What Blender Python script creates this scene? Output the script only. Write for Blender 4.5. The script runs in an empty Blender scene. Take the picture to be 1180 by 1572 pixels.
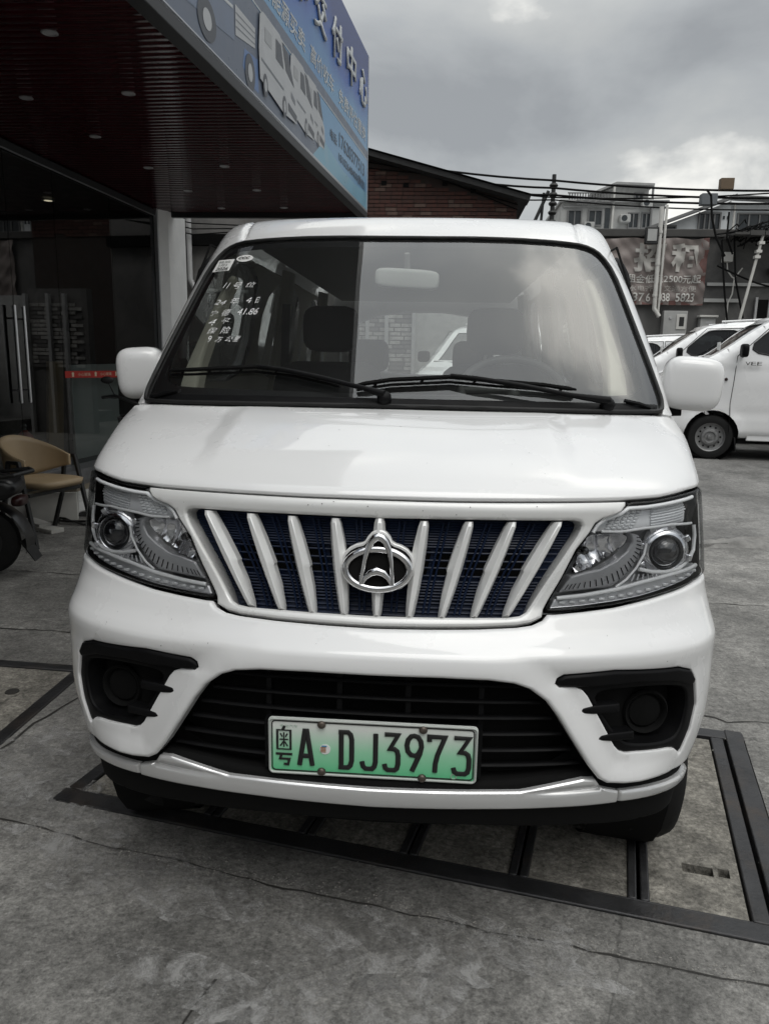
import bpy, math, random
import numpy as np
from mathutils import Vector, Matrix
from mathutils.geometry import delaunay_2d_cdt
random.seed(7)
rad = math.radians
scn = bpy.context.scene
COL = scn.collection

# ------------------------------------------------------------------ camera
FPX, PH = 1141.09, 1572.0
cp, cr, cs = 0.197447968, 0.0183539861, -0.0712661426
fw = Vector((math.sin(cs)*math.cos(cp), math.cos(cs)*math.cos(cp), -math.sin(cp)))
rt = Vector((math.cos(cs), -math.sin(cs), 0)); up = rt.cross(fw)
r2 = rt*math.cos(cr) + up*math.sin(cr); u2 = up*math.cos(cr) - rt*math.sin(cr)
cam_d = bpy.data.cameras.new('camera'); cam = bpy.data.objects.new('camera', cam_d); COL.objects.link(cam)
cam_d.sensor_fit = 'VERTICAL'; cam_d.sensor_height = 24.0; cam_d.lens = 24.0*FPX/PH
cam_d.clip_start = 0.05; cam_d.clip_end = 800
mw = Matrix((r2, u2, -fw)).transposed().to_4x4(); mw.translation = Vector((0.13005, -1.59489, 1.43634))
cam.matrix_world = mw
scn.camera = cam

# ------------------------------------------------------------------ world, sun, exposure
SUN_EL, SUN_AZ = 60.0, 165.0          # azimuth measured from +Y towards +X
w = bpy.data.worlds.new('World'); scn.world = w; w.use_nodes = True
nt = w.node_tree; nt.nodes.clear()
def wn(t, **k):
    n = nt.nodes.new(t)
    for a, b in k.items(): setattr(n, a, b)
    return n
out = wn('ShaderNodeOutputWorld'); bg = wn('ShaderNodeBackground'); bg.inputs[1].default_value = 0.10
sky = wn('ShaderNodeTexSky', sky_type='NISHITA', sun_disc=False, sun_elevation=rad(SUN_EL), sun_rotation=rad(SUN_AZ), dust_density=2.0)
tc = wn('ShaderNodeTexCoord'); sep = wn('ShaderNodeSeparateXYZ')
nt.links.new(tc.outputs['Generated'], sep.inputs[0])
# project the view direction on a cloud deck so that clouds shrink towards the horizon
addz = wn('ShaderNodeMath', operation='ADD'); addz.inputs[1].default_value = 0.5
absz = wn('ShaderNodeMath', operation='ABSOLUTE'); nt.links.new(sep.outputs['Z'], absz.inputs[0])
nt.links.new(absz.outputs[0], addz.inputs[0])
dx = wn('ShaderNodeMath', operation='DIVIDE'); dy = wn('ShaderNodeMath', operation='DIVIDE')
nt.links.new(sep.outputs['X'], dx.inputs[0]); nt.links.new(addz.outputs[0], dx.inputs[1])
nt.links.new(sep.outputs['Y'], dy.inputs[0]); nt.links.new(addz.outputs[0], dy.inputs[1])
cmb = wn('ShaderNodeCombineXYZ'); nt.links.new(dx.outputs[0], cmb.inputs[0]); nt.links.new(dy.outputs[0], cmb.inputs[1])
n1 = wn('ShaderNodeTexNoise'); n1.inputs['Scale'].default_value = 2.1; n1.inputs['Detail'].default_value = 7; n1.inputs['Roughness'].default_value = 0.52; n1.inputs['Distortion'].default_value = 0.35
mp = wn('ShaderNodeMapping'); mp.inputs['Location'].default_value = (17, 22, 0)
nt.links.new(cmb.outputs[0], mp.inputs[0]); nt.links.new(mp.outputs[0], n1.inputs['Vector'])
ramp = wn('ShaderNodeValToRGB'); e = ramp.color_ramp.elements
e[0].position = 0.37; e[0].color = (2.55, 2.65, 2.72, 1)
e[1].position = 0.67; e[1].color = (8.6, 8.45, 7.9, 1)
m = e.new(0.47); m.color = (3.3, 3.42, 3.46, 1)
m = e.new(0.57); m.color = (4.0, 4.08, 4.0, 1)
nt.links.new(n1.outputs['Fac'], ramp.inputs[0])
# overcast sky: brighter overhead than at the horizon
zg = wn('ShaderNodeMapRange'); zg.inputs['From Min'].default_value = 0.36; zg.inputs['From Max'].default_value = 1.0
zg.inputs['To Min'].default_value = 1.0; zg.inputs['To Max'].default_value = 3.2
nt.links.new(sep.outputs['Z'], zg.inputs[0])
vm = wn('ShaderNodeVectorMath', operation='SCALE'); nt.links.new(ramp.outputs[0], vm.inputs[0]); nt.links.new(zg.outputs[0], vm.inputs['Scale'])
mx = wn('ShaderNodeMixRGB'); mx.inputs[0].default_value = 0.93
nt.links.new(sky.outputs[0], mx.inputs[1]); nt.links.new(vm.outputs[0], mx.inputs[2])
nt.links.new(mx.outputs[0], bg.inputs[0]); nt.links.new(bg.outputs[0], out.inputs[0])

sd = bpy.data.lights.new('sun', 'SUN'); sd.energy = 0.6; sd.angle = rad(34); sd.color = (1.0, .985, .96)
so = bpy.data.objects.new('sun', sd); COL.objects.link(so)
sdir = Vector((math.sin(rad(SUN_AZ))*math.cos(rad(SUN_EL)), math.cos(rad(SUN_AZ))*math.cos(rad(SUN_EL)), math.sin(rad(SUN_EL))))
so.rotation_euler = sdir.to_track_quat('Z', 'Y').to_euler(); so.location = (0, 0, 30)
scn.view_settings.view_transform = 'Standard'; scn.view_settings.look = 'None'
scn.view_settings.exposure = 0.45; scn.view_settings.gamma = 1.0; scn.view_settings.use_curve_mapping = False
scn.cycles.max_bounces = 8; scn.cycles.transparent_max_bounces = 12

# ------------------------------------------------------------------ materials
def mat(name, col, rough=.5, metal=0., spec=.5, coat=0., var=0., vscale=6., bump=0., bscale=40., dirt=None, dscale=3., damt=.5, dlo=.5, dhi=.7):
    m = bpy.data.materials.new(name); m.use_nodes = True; t = m.node_tree; b = t.nodes['Principled BSDF']
    c = (*col, 1.); b.inputs['Base Color'].default_value = c; b.inputs['Roughness'].default_value = rough
    b.inputs['Metallic'].default_value = metal; b.inputs['Specular IOR Level'].default_value = spec
    b.inputs['Coat Weight'].default_value = coat; b.inputs['Coat Roughness'].default_value = .04
    L = t.links; tc = t.nodes.new('ShaderNodeTexCoord'); last = None
    if var or dirt:
        n = t.nodes.new('ShaderNodeTexNoise'); n.inputs['Scale'].default_value = vscale; n.inputs['Detail'].default_value = 8; n.inputs['Roughness'].default_value = .62
        L.new(tc.outputs['Object'], n.inputs['Vector'])
        mr = t.nodes.new('ShaderNodeMapRange'); mr.inputs[1].default_value = .3; mr.inputs[2].default_value = .7; mr.inputs[3].default_value = 1-var; mr.inputs[4].default_value = 1+var
        L.new(n.outputs['Fac'], mr.inputs[0])
        vmm = t.nodes.new('ShaderNodeVectorMath'); vmm.operation = 'SCALE'; vmm.inputs[0].default_value = col
        L.new(mr.outputs[0], vmm.inputs['Scale']); last = vmm.outputs[0]
        rr = t.nodes.new('ShaderNodeMapRange'); rr.inputs[1].default_value = .3; rr.inputs[2].default_value = .7; rr.inputs[3].default_value = max(.02, rough*.75); rr.inputs[4].default_value = min(1, rough*1.25)
        L.new(n.outputs['Fac'], rr.inputs[0]); L.new(rr.outputs[0], b.inputs['Roughness'])
    if dirt:
        n = t.nodes.new('ShaderNodeTexNoise'); n.inputs['Scale'].default_value = dscale; n.inputs['Detail'].default_value = 10; n.inputs['Roughness'].default_value = .7; n.inputs['Distortion'].default_value = .6
        L.new(tc.outputs['Object'], n.inputs['Vector'])
        mr = t.nodes.new('ShaderNodeMapRange'); mr.inputs[1].default_value = dlo; mr.inputs[2].default_value = dhi; mr.inputs[3].default_value = 0; mr.inputs[4].default_value = damt
        L.new(n.outputs['Fac'], mr.inputs[0])
        mi = t.nodes.new('ShaderNodeMixRGB'); L.new(mr.outputs[0], mi.inputs[0]); L.new(last, mi.inputs[1]); mi.inputs[2].default_value = (*dirt, 1); last = mi.outputs[0]
    if last is not None: L.new(last, b.inputs['Base Color'])
    if bump:
        n = t.nodes.new('ShaderNodeTexNoise'); n.inputs['Scale'].default_value = bscale; n.inputs['Detail'].default_value = 8; n.inputs['Roughness'].default_value = .6
        L.new(tc.outputs['Object'], n.inputs['Vector'])
        bp = t.nodes.new('ShaderNodeBump'); bp.inputs['Strength'].default_value = bump; bp.inputs['Distance'].default_value = .01
        L.new(n.outputs['Fac'], bp.inputs['Height']); L.new(bp.outputs[0], b.inputs['Normal'])
    return m
def glassmat(name, tint, ior=1.5, gain=1.0, rough=.0, film=0.0, filmcol=(.5, .5, .5)):
    """a sheet of glass: clear see-through plus the Fresnel mirror of both its faces (and a thin film of dust)"""
    m = bpy.data.materials.new(name); m.use_nodes = True; t = m.node_tree; t.nodes.clear(); L = t.links
    o = t.nodes.new('ShaderNodeOutputMaterial'); tr = t.nodes.new('ShaderNodeBsdfTransparent'); tr.inputs[0].default_value = (*tint, 1)
    gl = t.nodes.new('ShaderNodeBsdfGlossy'); gl.inputs['Roughness'].default_value = rough
    fr = t.nodes.new('ShaderNodeFresnel'); fr.inputs[0].default_value = ior
    mu = t.nodes.new('ShaderNodeMath'); mu.operation = 'MULTIPLY'; mu.inputs[1].default_value = gain; mu.use_clamp = True
    L.new(fr.outputs[0], mu.inputs[0])
    base = tr.outputs[0]
    if film:
        df = t.nodes.new('ShaderNodeBsdfDiffuse'); df.inputs[0].default_value = (*filmcol, 1)
        n = t.nodes.new('ShaderNodeTexNoise'); n.inputs['Scale'].default_value = 5; n.inputs['Detail'].default_value = 8
        tc = t.nodes.new('ShaderNodeTexCoord'); L.new(tc.outputs['Object'], n.inputs['Vector'])
        mr = t.nodes.new('ShaderNodeMapRange'); mr.inputs[1].default_value = .3; mr.inputs[2].default_value = .75; mr.inputs[3].default_value = film*.8; mr.inputs[4].default_value = film*1.2
        L.new(n.outputs['Fac'], mr.inputs[0])
        m0 = t.nodes.new('ShaderNodeMixShader'); L.new(mr.outputs[0], m0.inputs[0]); L.new(base, m0.inputs[1]); L.new(df.outputs[0], m0.inputs[2]); base = m0.outputs[0]
    mx = t.nodes.new('ShaderNodeMixShader'); L.new(mu.outputs[0], mx.inputs[0]); L.new(base, mx.inputs[1]); L.new(gl.outputs[0], mx.inputs[2])
    L.new(mx.outputs[0], o.inputs[0]); return m
M = {}
M['paint'] = mat('van_white_paint', (.775, .775, .775), .28, coat=1.0, var=.012, vscale=1.2)
M['frame'] = mat('pearl_silver_paint', (.70, .70, .69), .30, metal=.1, coat=.5, var=.02)
M['slat'] = mat('satin_silver', (.82, .82, .81), .34, metal=.25, var=.03)
M['silver'] = mat('strip_silver', (.66, .66, .66), .24, metal=.45, coat=.5)
M['black'] = mat('black_plastic', (.004, .004, .0045), .55, spec=.14, var=.2, vscale=8)
M['matte'] = mat('dull_black', (.006, .006, .006), .85, spec=.15)
M['rubber'] = mat('rubber', (.014, .014, .014), .6, spec=.35, var=.2)
M['tyre'] = mat('tyre_rubber', (.010, .010, .010), .8, spec=.3, var=.3, vscale=12)
M['navy'] = mat('navy_plastic', (.0034, .0105, .034), .45, spec=.25, var=.1)
M['chrome'] = mat('chrome', (.82, .82, .83), .06, metal=1.)
M['chrome2'] = mat('lamp_chrome', (.78, .78, .80), .12, metal=1.)
M['lampdark'] = mat('lamp_grey', (.60, .60, .61), .28, metal=.3)
M['lampgrey'] = mat('lamp_panel', (.40, .40, .41), .32, metal=.3, var=.05)
M['frosty'] = mat('ribbed_lens', (.90, .91, .92), .2, metal=.3)
M['trimglint'] = mat('painted_glint_trim', (.93, .93, .93), .2, coat=.6)  # plain white painted in for the sky mirrored by the chrome strips
M['ball'] = mat('projector_glass', (.008, .008, .01), .02, spec=.9, coat=1.)
M['turnsig'] = mat('turn_reflector', (.84, .84, .85), .25, metal=.15)
M['lens'] = glassmat('clear_lens', (.95, .96, .97), 1.45, .7, .0)
M['screen'] = glassmat('windscreen_glass', (.78, .81, .79), 1.52, 2.3, .0, film=.022)
M['sideglass'] = glassmat('tinted_glass', (.30, .32, .31), 1.52, 1.6)
M['rearglass'] = glassmat('rear_glass', (.80, .82, .81), 1.5, 1.2)
M['tint'] = glassmat('dark_tinted_glass', (.10, .11, .11), 1.52, 1.5)
M['frit'] = mat('black_enamel', (.010, .010, .012), .4)
M['beige'] = mat('beige_trim', (.50, .48, .41), .7, var=.04)
M['dash'] = mat('dash_plastic', (.055, .055, .055), .6, var=.08)
M['seat'] = mat('seat_cloth', (.035, .036, .038), .9, var=.1, bump=.1, bscale=200)
M['head'] = mat('headliner', (.34, .34, .32), .9)
M['rimsteel'] = mat('painted_steel_rim', (.22, .22, .22), .45, metal=.5, var=.2, vscale=20)
M['white'] = mat('white_print', (.78, .78, .76), .6)
M['chalk'] = mat('white_marker', (.80, .80, .80), .8)
M['ink'] = mat('black_ink', (.012, .012, .012), .55)
M['steel'] = mat('worn_steel', (.050, .050, .052), .5, metal=.5, var=.35, vscale=7, bump=.3, bscale=60, dirt=(.085, .065, .05), dscale=4, damt=.7, dlo=.5, dhi=.72)
M['bolt'] = mat('rusty_bolt', (.12, .10, .085), .45, metal=.7, var=.3, vscale=60)

# ------------------------------------------------------------------ builders
def tag(o, label, cat, group=None, kind=None):
    o['label'] = label; o['category'] = cat
    if group: o['group'] = group
    if kind: o['kind'] = kind
    return o
def thing(name, label, cat, loc=(0, 0, 0), rz=0, group=None):
    o = bpy.data.objects.new(name, None); COL.objects.link(o); o.location = loc; o.rotation_euler = (0, 0, rz)
    o.empty_display_size = .1
    return tag(o, label, cat, group)
def link(name, me, parent=None, m=None):
    o = bpy.data.objects.new(name, me); COL.objects.link(o); o.parent = parent
    if m is not None:
        for k in (m if isinstance(m, (list, tuple)) else [m]): me.materials.append(M[k] if isinstance(k, str) else k)
    return o
def dup(o, parent=None, name=None):
    c = o.copy(); COL.objects.link(c); c.parent = parent
    for ch in list(o.children): dup(ch, c)
    return c
class MB:
    def __init__(s): s.v = []; s.f = []
    def add(s, vs, fs):
        o = len(s.v); s.v += [tuple(p) for p in vs]; s.f += [tuple(i+o for i in f) for f in fs]; return s
    def box(s, x0, x1, y0, y1, z0, z1, mtx=None):
        vs = [Vector((x, y, z)) for x in (x0, x1) for y in (y0, y1) for z in (z0, z1)]
        if mtx is not None: vs = [mtx @ p for p in vs]
        return s.add(vs, [(0, 1, 3, 2), (4, 6, 7, 5), (0, 4, 5, 1), (2, 3, 7, 6), (0, 2, 6, 4), (1, 5, 7, 3)])
    def obox(s, c, ax, ay, az):
        """box about c with half-axis vectors"""
        c, ax, ay, az = map(Vector, (c, ax, ay, az))
        vs = [c+ax*i+ay*j+az*k for i in (-1, 1) for j in (-1, 1) for k in (-1, 1)]
        return s.add(vs, [(0, 1, 3, 2), (4, 6, 7, 5), (0, 4, 5, 1), (2, 3, 7, 6), (0, 2, 6, 4), (1, 5, 7, 3)])
    def beam(s, a, b, wd, ht, upv=(0, 0, 1)):
        a, b = Vector(a), Vector(b); d = (b-a); n = d.normalized(); u = Vector(upv); sx = n.cross(u)
        if sx.length < 1e-4: sx = n.cross(Vector((1, 0, 0)))
        sx.normalize(); uu = sx.cross(n)
        return s.obox((a+b)/2, d/2, sx*wd/2, uu*ht/2)
    def tube(s, path, r, n=8, closed=False, flat=None, caps=True):
        """flat=(vector, factor): squash the section along that vector"""
        P = [Vector(p) for p in path]; k = len(P); R = r if isinstance(r, (list, tuple)) else [r]*k
        def tan(i):
            if closed: return (P[(i+1) % k]-P[i-1]).normalized()
            if i == 0: return (P[1]-P[0]).normalized()
            if i == k-1: return (P[-1]-P[-2]).normalized()
            a = (P[i]-P[i-1]).normalized(); b = (P[i+1]-P[i]).normalized(); t = a+b
            return t.normalized() if t.length > 1e-5 else a
        t0 = tan(0); nn = t0.cross(Vector((0, 0, 1)))
        if nn.length < .05: nn = t0.cross(Vector((1, 0, 0)))
        nn.normalize(); vs = []
        for i in range(k):
            t = tan(i); nn = nn - t*nn.dot(t)
            if nn.length < 1e-5: nn = t.orthogonal()
            nn.normalize(); bb = t.cross(nn)
            sc = 1.
            if 0 < i < k-1 and not closed:
                a = (P[i]-P[i-1]).normalized(); sc = min(1.6, 1/max(.3, a.dot(t)))
            for j in range(n):
                q = 2*math.pi*j/n; o = (nn*math.cos(q)+bb*math.sin(q))*R[i]*sc
                if flat: fv = Vector(flat[0]); o = o - fv*(o.dot(fv))*(1-flat[1])
                vs.append(P[i]+o)
        fs = []
        for i in range(k if closed else k-1):
            a, b = i*n, ((i+1) % k)*n
            for j in range(n): j2 = (j+1) % n; fs.append((a+j, a+j2, b+j2, b+j))
        if not closed and caps: fs += [tuple(range(n-1, -1, -1)), tuple(range((k-1)*n, k*n))]
        return s.add(vs, fs)
    def lathe(s, prof, c, axis, n=24, start=(1, 0, 0), caps=False):
        ax = Vector(axis).normalized(); a = Vector(start); a = (a-ax*a.dot(ax))
        if a.length < .01: a = ax.orthogonal()
        a.normalize(); b = ax.cross(a); c = Vector(c); vs = []
        for r, h in prof:
            for j in range(n):
                q = 2*math.pi*j/n; vs.append(c+ax*h+(a*math.cos(q)+b*math.sin(q))*max(r, 1e-5))
        fs = [(i*n+j, i*n+(j+1) % n, (i+1)*n+(j+1) % n, (i+1)*n+j) for i in range(len(prof)-1) for j in range(n)]
        if caps and prof[0][0] > 1e-4: fs.append(tuple(range(n-1, -1, -1)))
        if caps and prof[-1][0] > 1e-4: fs.append(tuple(range((len(prof)-1)*n, len(prof)*n)))
        return s.add(vs, fs)
    def prism(s, poly, o, ux, uy, d):
        """polygon (2d) in the plane o,ux,uy extruded by vector d"""
        o, ux, uy, d = map(Vector, (o, ux, uy, d)); n = len(poly)
        vs = [o+ux*p[0]+uy*p[1] for p in poly]; vs += [p+d for p in vs]
        fs = [tuple(range(n-1, -1, -1)), tuple(range(n, 2*n))] + [(i, (i+1) % n, n+(i+1) % n, n+i) for i in range(n)]
        return s.add(vs, fs)
    def ellipsoid(s, c, rx, ry, rz, e1=1., e2=1., nu=20, nv=14, mtx=None):
        f = lambda w, e: math.copysign(abs(w)**e, w); vs = []
        for i in range(nv+1):
            ph = -math.pi/2+math.pi*i/nv
            for j in range(nu):
                th = 2*math.pi*j/nu
                p = Vector((rx*f(math.cos(ph), e1)*f(math.cos(th), e2), ry*f(math.cos(ph), e1)*f(math.sin(th), e2), rz*f(math.sin(ph), e1)))
                vs.append((mtx @ p if mtx is not None else p)+Vector(c))
        fs = [(i*nu+j, i*nu+(j+1) % nu, (i+1)*nu+(j+1) % nu, (i+1)*nu+j) for i in range(nv) for j in range(nu)]
        return s.add(vs, fs)
    def build(s, name, m, parent=None, angle=35, bev=0., seg=2):
        me = bpy.data.meshes.new(name); me.from_pydata(s.v, [], s.f); me.validate(); me.update()
        me.polygons.foreach_set('use_smooth', [True]*len(me.polygons)); me.set_sharp_from_angle(angle=rad(angle))
        o = link(name, me, parent, m)
        if bev:
            b = o.modifiers.new('bevel', 'BEVEL'); b.width = bev; b.segments = seg; b.limit_method = 'ANGLE'; b.angle_limit = rad(40)
        return o
def text_mesh(body, name, m, parent, o, ux, uy, wd=None, ht=None, ext=.0, shear=0., space=1., off=0., anchor=(0, 0)):
    """lettering in the plane o,ux,uy; scaled to wd x ht; anchor 0,0 = bottom left"""
    cu = bpy.data.curves.new('lettering', 'FONT'); cu.body = body; cu.size = 1; cu.shear = shear; cu.space_character = space; cu.offset = off
    cu.extrude = 0; cu.resolution_u = 4
    t = bpy.data.objects.new('lettering_tmp', cu); COL.objects.link(t)
    dg = bpy.context.evaluated_depsgraph_get(); dg.update()
    me = bpy.data.meshes.new_from_object(t.evaluated_get(dg)); bpy.data.objects.remove(t); bpy.data.curves.remove(cu)
    n = len(me.vertices)
    if n == 0: return None
    co = np.empty(n*3); me.vertices.foreach_get('co', co); co = co.reshape(-1, 3)
    lo, hi = co.min(0), co.max(0); sz = np.maximum(hi-lo, 1e-6)
    sy = (ht/sz[1]) if ht else (wd/sz[0]); sx = (wd/sz[0]) if wd else sy
    p = (co[:, :2]-lo[:2])*[sx, sy] - np.array(anchor)*[sz[0]*sx, sz[1]*sy]
    ux, uy = np.array(Vector(ux)), np.array(Vector(uy)); nz = np.cross(ux, uy)
    q = np.array(o)[None]+p[:, :1]*ux+p[:, 1:]*uy
    me.vertices.foreach_set('co', q.ravel()); me.materials.clear(); me.update()
    if ext:
        import bmesh
        bm = bmesh.new(); bm.from_mesh(me)
        r = bmesh.ops.extrude_face_region(bm, geom=bm.faces[:]); bmesh.ops.translate(bm, verts=[v for v in r['geom'] if isinstance(v, bmesh.types.BMVert)], vec=Vector(nz)*ext)
        bm.to_mesh(me); bm.free()
    me.name = name
    return link(name, me, parent, m)
def inside(pts, poly):
    x, y = pts[:, 0], pts[:, 1]; r = np.zeros(len(pts), bool); P = np.asarray(poly); j = len(P)-1
    for i in range(len(P)):
        xi, yi = P[i]; xj, yj = P[j]
        c = ((yi > y) != (yj > y)) & (x < (xj-xi)*(y-yi)/((yj-yi) if yj != yi else 1e-12)+xi); r ^= c; j = i
    return r
def polydist(pts, poly):
    P = np.asarray(poly); Q = np.roll(P, -1, 0); d = np.full(len(pts), 9.)
    for a, b in zip(P, Q):
        ab = b-a; L = ab@ab
        if L < 1e-14: continue
        t = np.clip(((pts-a)@ab)/L, 0, 1); d = np.minimum(d, np.hypot(*(pts-a-t[:, None]*ab).T))
    return d
def resample(poly, g):
    o = []
    for a, b in zip(poly, poly[1:]+poly[:1]):
        n = max(1, int(math.ceil(math.hypot(b[0]-a[0], b[1]-a[1])/g)))
        o += [(a[0]+(b[0]-a[0])*k/n, a[1]+(b[1]-a[1])*k/n) for k in range(n)]
    return o
def tri(loops, extra=()):
    """constrained triangulation of loops[0] minus the other loops -> 2d points, triangles"""
    vs = []; es = []
    for lp in loops:
        o = len(vs); vs += [Vector(p) for p in lp]; es += [(o+i, o+(i+1) % len(lp)) for i in range(len(lp))]
    vs += [Vector(p) for p in extra]
    v, e_, f, *_ = delaunay_2d_cdt(vs, es, [], 0, 1e-6)
    v = np.array([(p[0], p[1]) for p in v]); f = np.array([t for t in f if len(t) == 3])
    c = v[f].mean(1); ok = inside(c, loops[0])
    for h in loops[1:]: ok &= ~inside(c, h)
    return v, f[ok]
def slab(loops, name, m, parent, z0, z1, fn=lambda x, y, z: (x, y, z), sides=True, bev=0):
    """flat plate with holes between z0 and z1"""
    v, f = tri(loops); mb = MB(); n = len(v)
    mb.add([fn(p[0], p[1], z1) for p in v], f.tolist())
    if sides:
        for lp in loops:
            k = len(lp); vs = [fn(p[0], p[1], z1) for p in lp]+[fn(p[0], p[1], z0) for p in lp]
            mb.add(vs, [(i, (i+1) % k, k+(i+1) % k, k+i) for i in range(k)])
    return mb.build(name, m, parent, 30)

# ------------------------------------------------------------------ front skin of the van: depth as a function of (x, z)
ST = np.array([(.16,.080,.780,.33),(.30,-.005,.800,.345),(.40,-.038,.803,.35),(.46,-.050,.808,.35),(.53,-.050,.827,.355),(.60,-.048,.842,.36),(.735,-.040,.848,.36),(.79,-.046,.845,.355),
 (.845,.000,.838,.345),(.90,.035,.830,.335),(1.00,.052,.820,.325),(1.09,.068,.810,.315),(1.135,.082,.806,.31),(1.165,.115,.807,.31),(1.20,.180,.814,.32),(1.25,.310,.832,.34),
 (1.312,.500,.846,.355),(1.36,.554,.842,.352),(1.45,.655,.832,.34),(1.60,.825,.809,.325),(1.75,.990,.777,.305),(1.86,1.120,.748,.285),(1.90,1.168,.735,.27),(1.935,1.22,.719,.255),(1.96,1.285,.700,.235),(1.975,1.36,.682,.21),(1.985,1.46,.662,.19)])
NE = 2.4; TS = .62
def pchip(x, y):
    h = np.diff(x); d = np.diff(y)/h; m = np.zeros_like(y)
    for i in range(1, len(x)-1):
        if d[i-1]*d[i] > 0:
            w1 = 2*h[i]+h[i-1]; w2 = h[i]+2*h[i-1]; m[i] = (w1+w2)/(w1/d[i-1]+w2/d[i])
    m[0] = d[0]; m[-1] = d[-1]
    def f(q):
        q = np.clip(np.asarray(q, float), x[0], x[-1]); i = np.clip(np.searchsorted(x, q)-1, 0, len(x)-2)
        t = (q-x[i])/h[i]; t2 = t*t; t3 = t2*t
        return y[i]*(2*t3-3*t2+1)+h[i]*m[i]*(t3-2*t2+t)+y[i+1]*(3*t2-2*t3)+h[i]*m[i+1]*(t3-t2)
    return f
Pf, Wf, Df = [pchip(ST[:, 0], ST[:, k]) for k in (1, 2, 3)]
def to_t(x, z):
    a = np.minimum(np.abs(x)/Wf(z), 1.); return np.sign(x)*np.arcsin(a**(NE/2))*TS
def skin(t, z):
    q = np.clip(np.abs(t)/TS, 0, math.pi/2); W_ = Wf(z)
    return np.stack([np.sign(t)*W_*np.sin(q)**(2/NE), Pf(z)+Df(z)*(1-np.cos(q)**(2/NE)), z+0*t], -1)
def skin_n(t, z):
    e = 2e-3; lim = TS*math.pi/2-e
    tt = np.clip(t, -lim, lim); a = skin(tt+e, z)-skin(tt-e, z); b = skin(tt, z+e)-skin(tt, z-e)
    n = np.cross(a, b); return n/np.maximum(np.linalg.norm(n, axis=-1, keepdims=True), 1e-9)
def sp(x, z, off=0.):
    """a point on the skin, pushed outwards by off"""
    z = np.asarray(float(z)); t = to_t(np.asarray(float(x)), z); return Vector(skin(t, z)+skin_n(t, z)*off)
def sn(x, z):
    z = np.asarray(float(z)); return Vector(skin_n(to_t(np.asarray(float(x)), z), z))
def mir(R):   # right half listed from the middle of the top to the middle of the bottom
    return list(R)+[(-x, z) for x, z in reversed(R) if x > 1e-4]
def flip(R): return [(-x, z) for x, z in reversed(R)]
def smooth(R, it=1):
    for _ in range(it):
        o = []
        for a, b in zip(R, R[1:]+R[:1]): o += [(a[0]*.75+b[0]*.25, a[1]*.75+b[1]*.25), (a[0]*.25+b[0]*.75, a[1]*.25+b[1]*.75)]
        R = o
    return R
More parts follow.
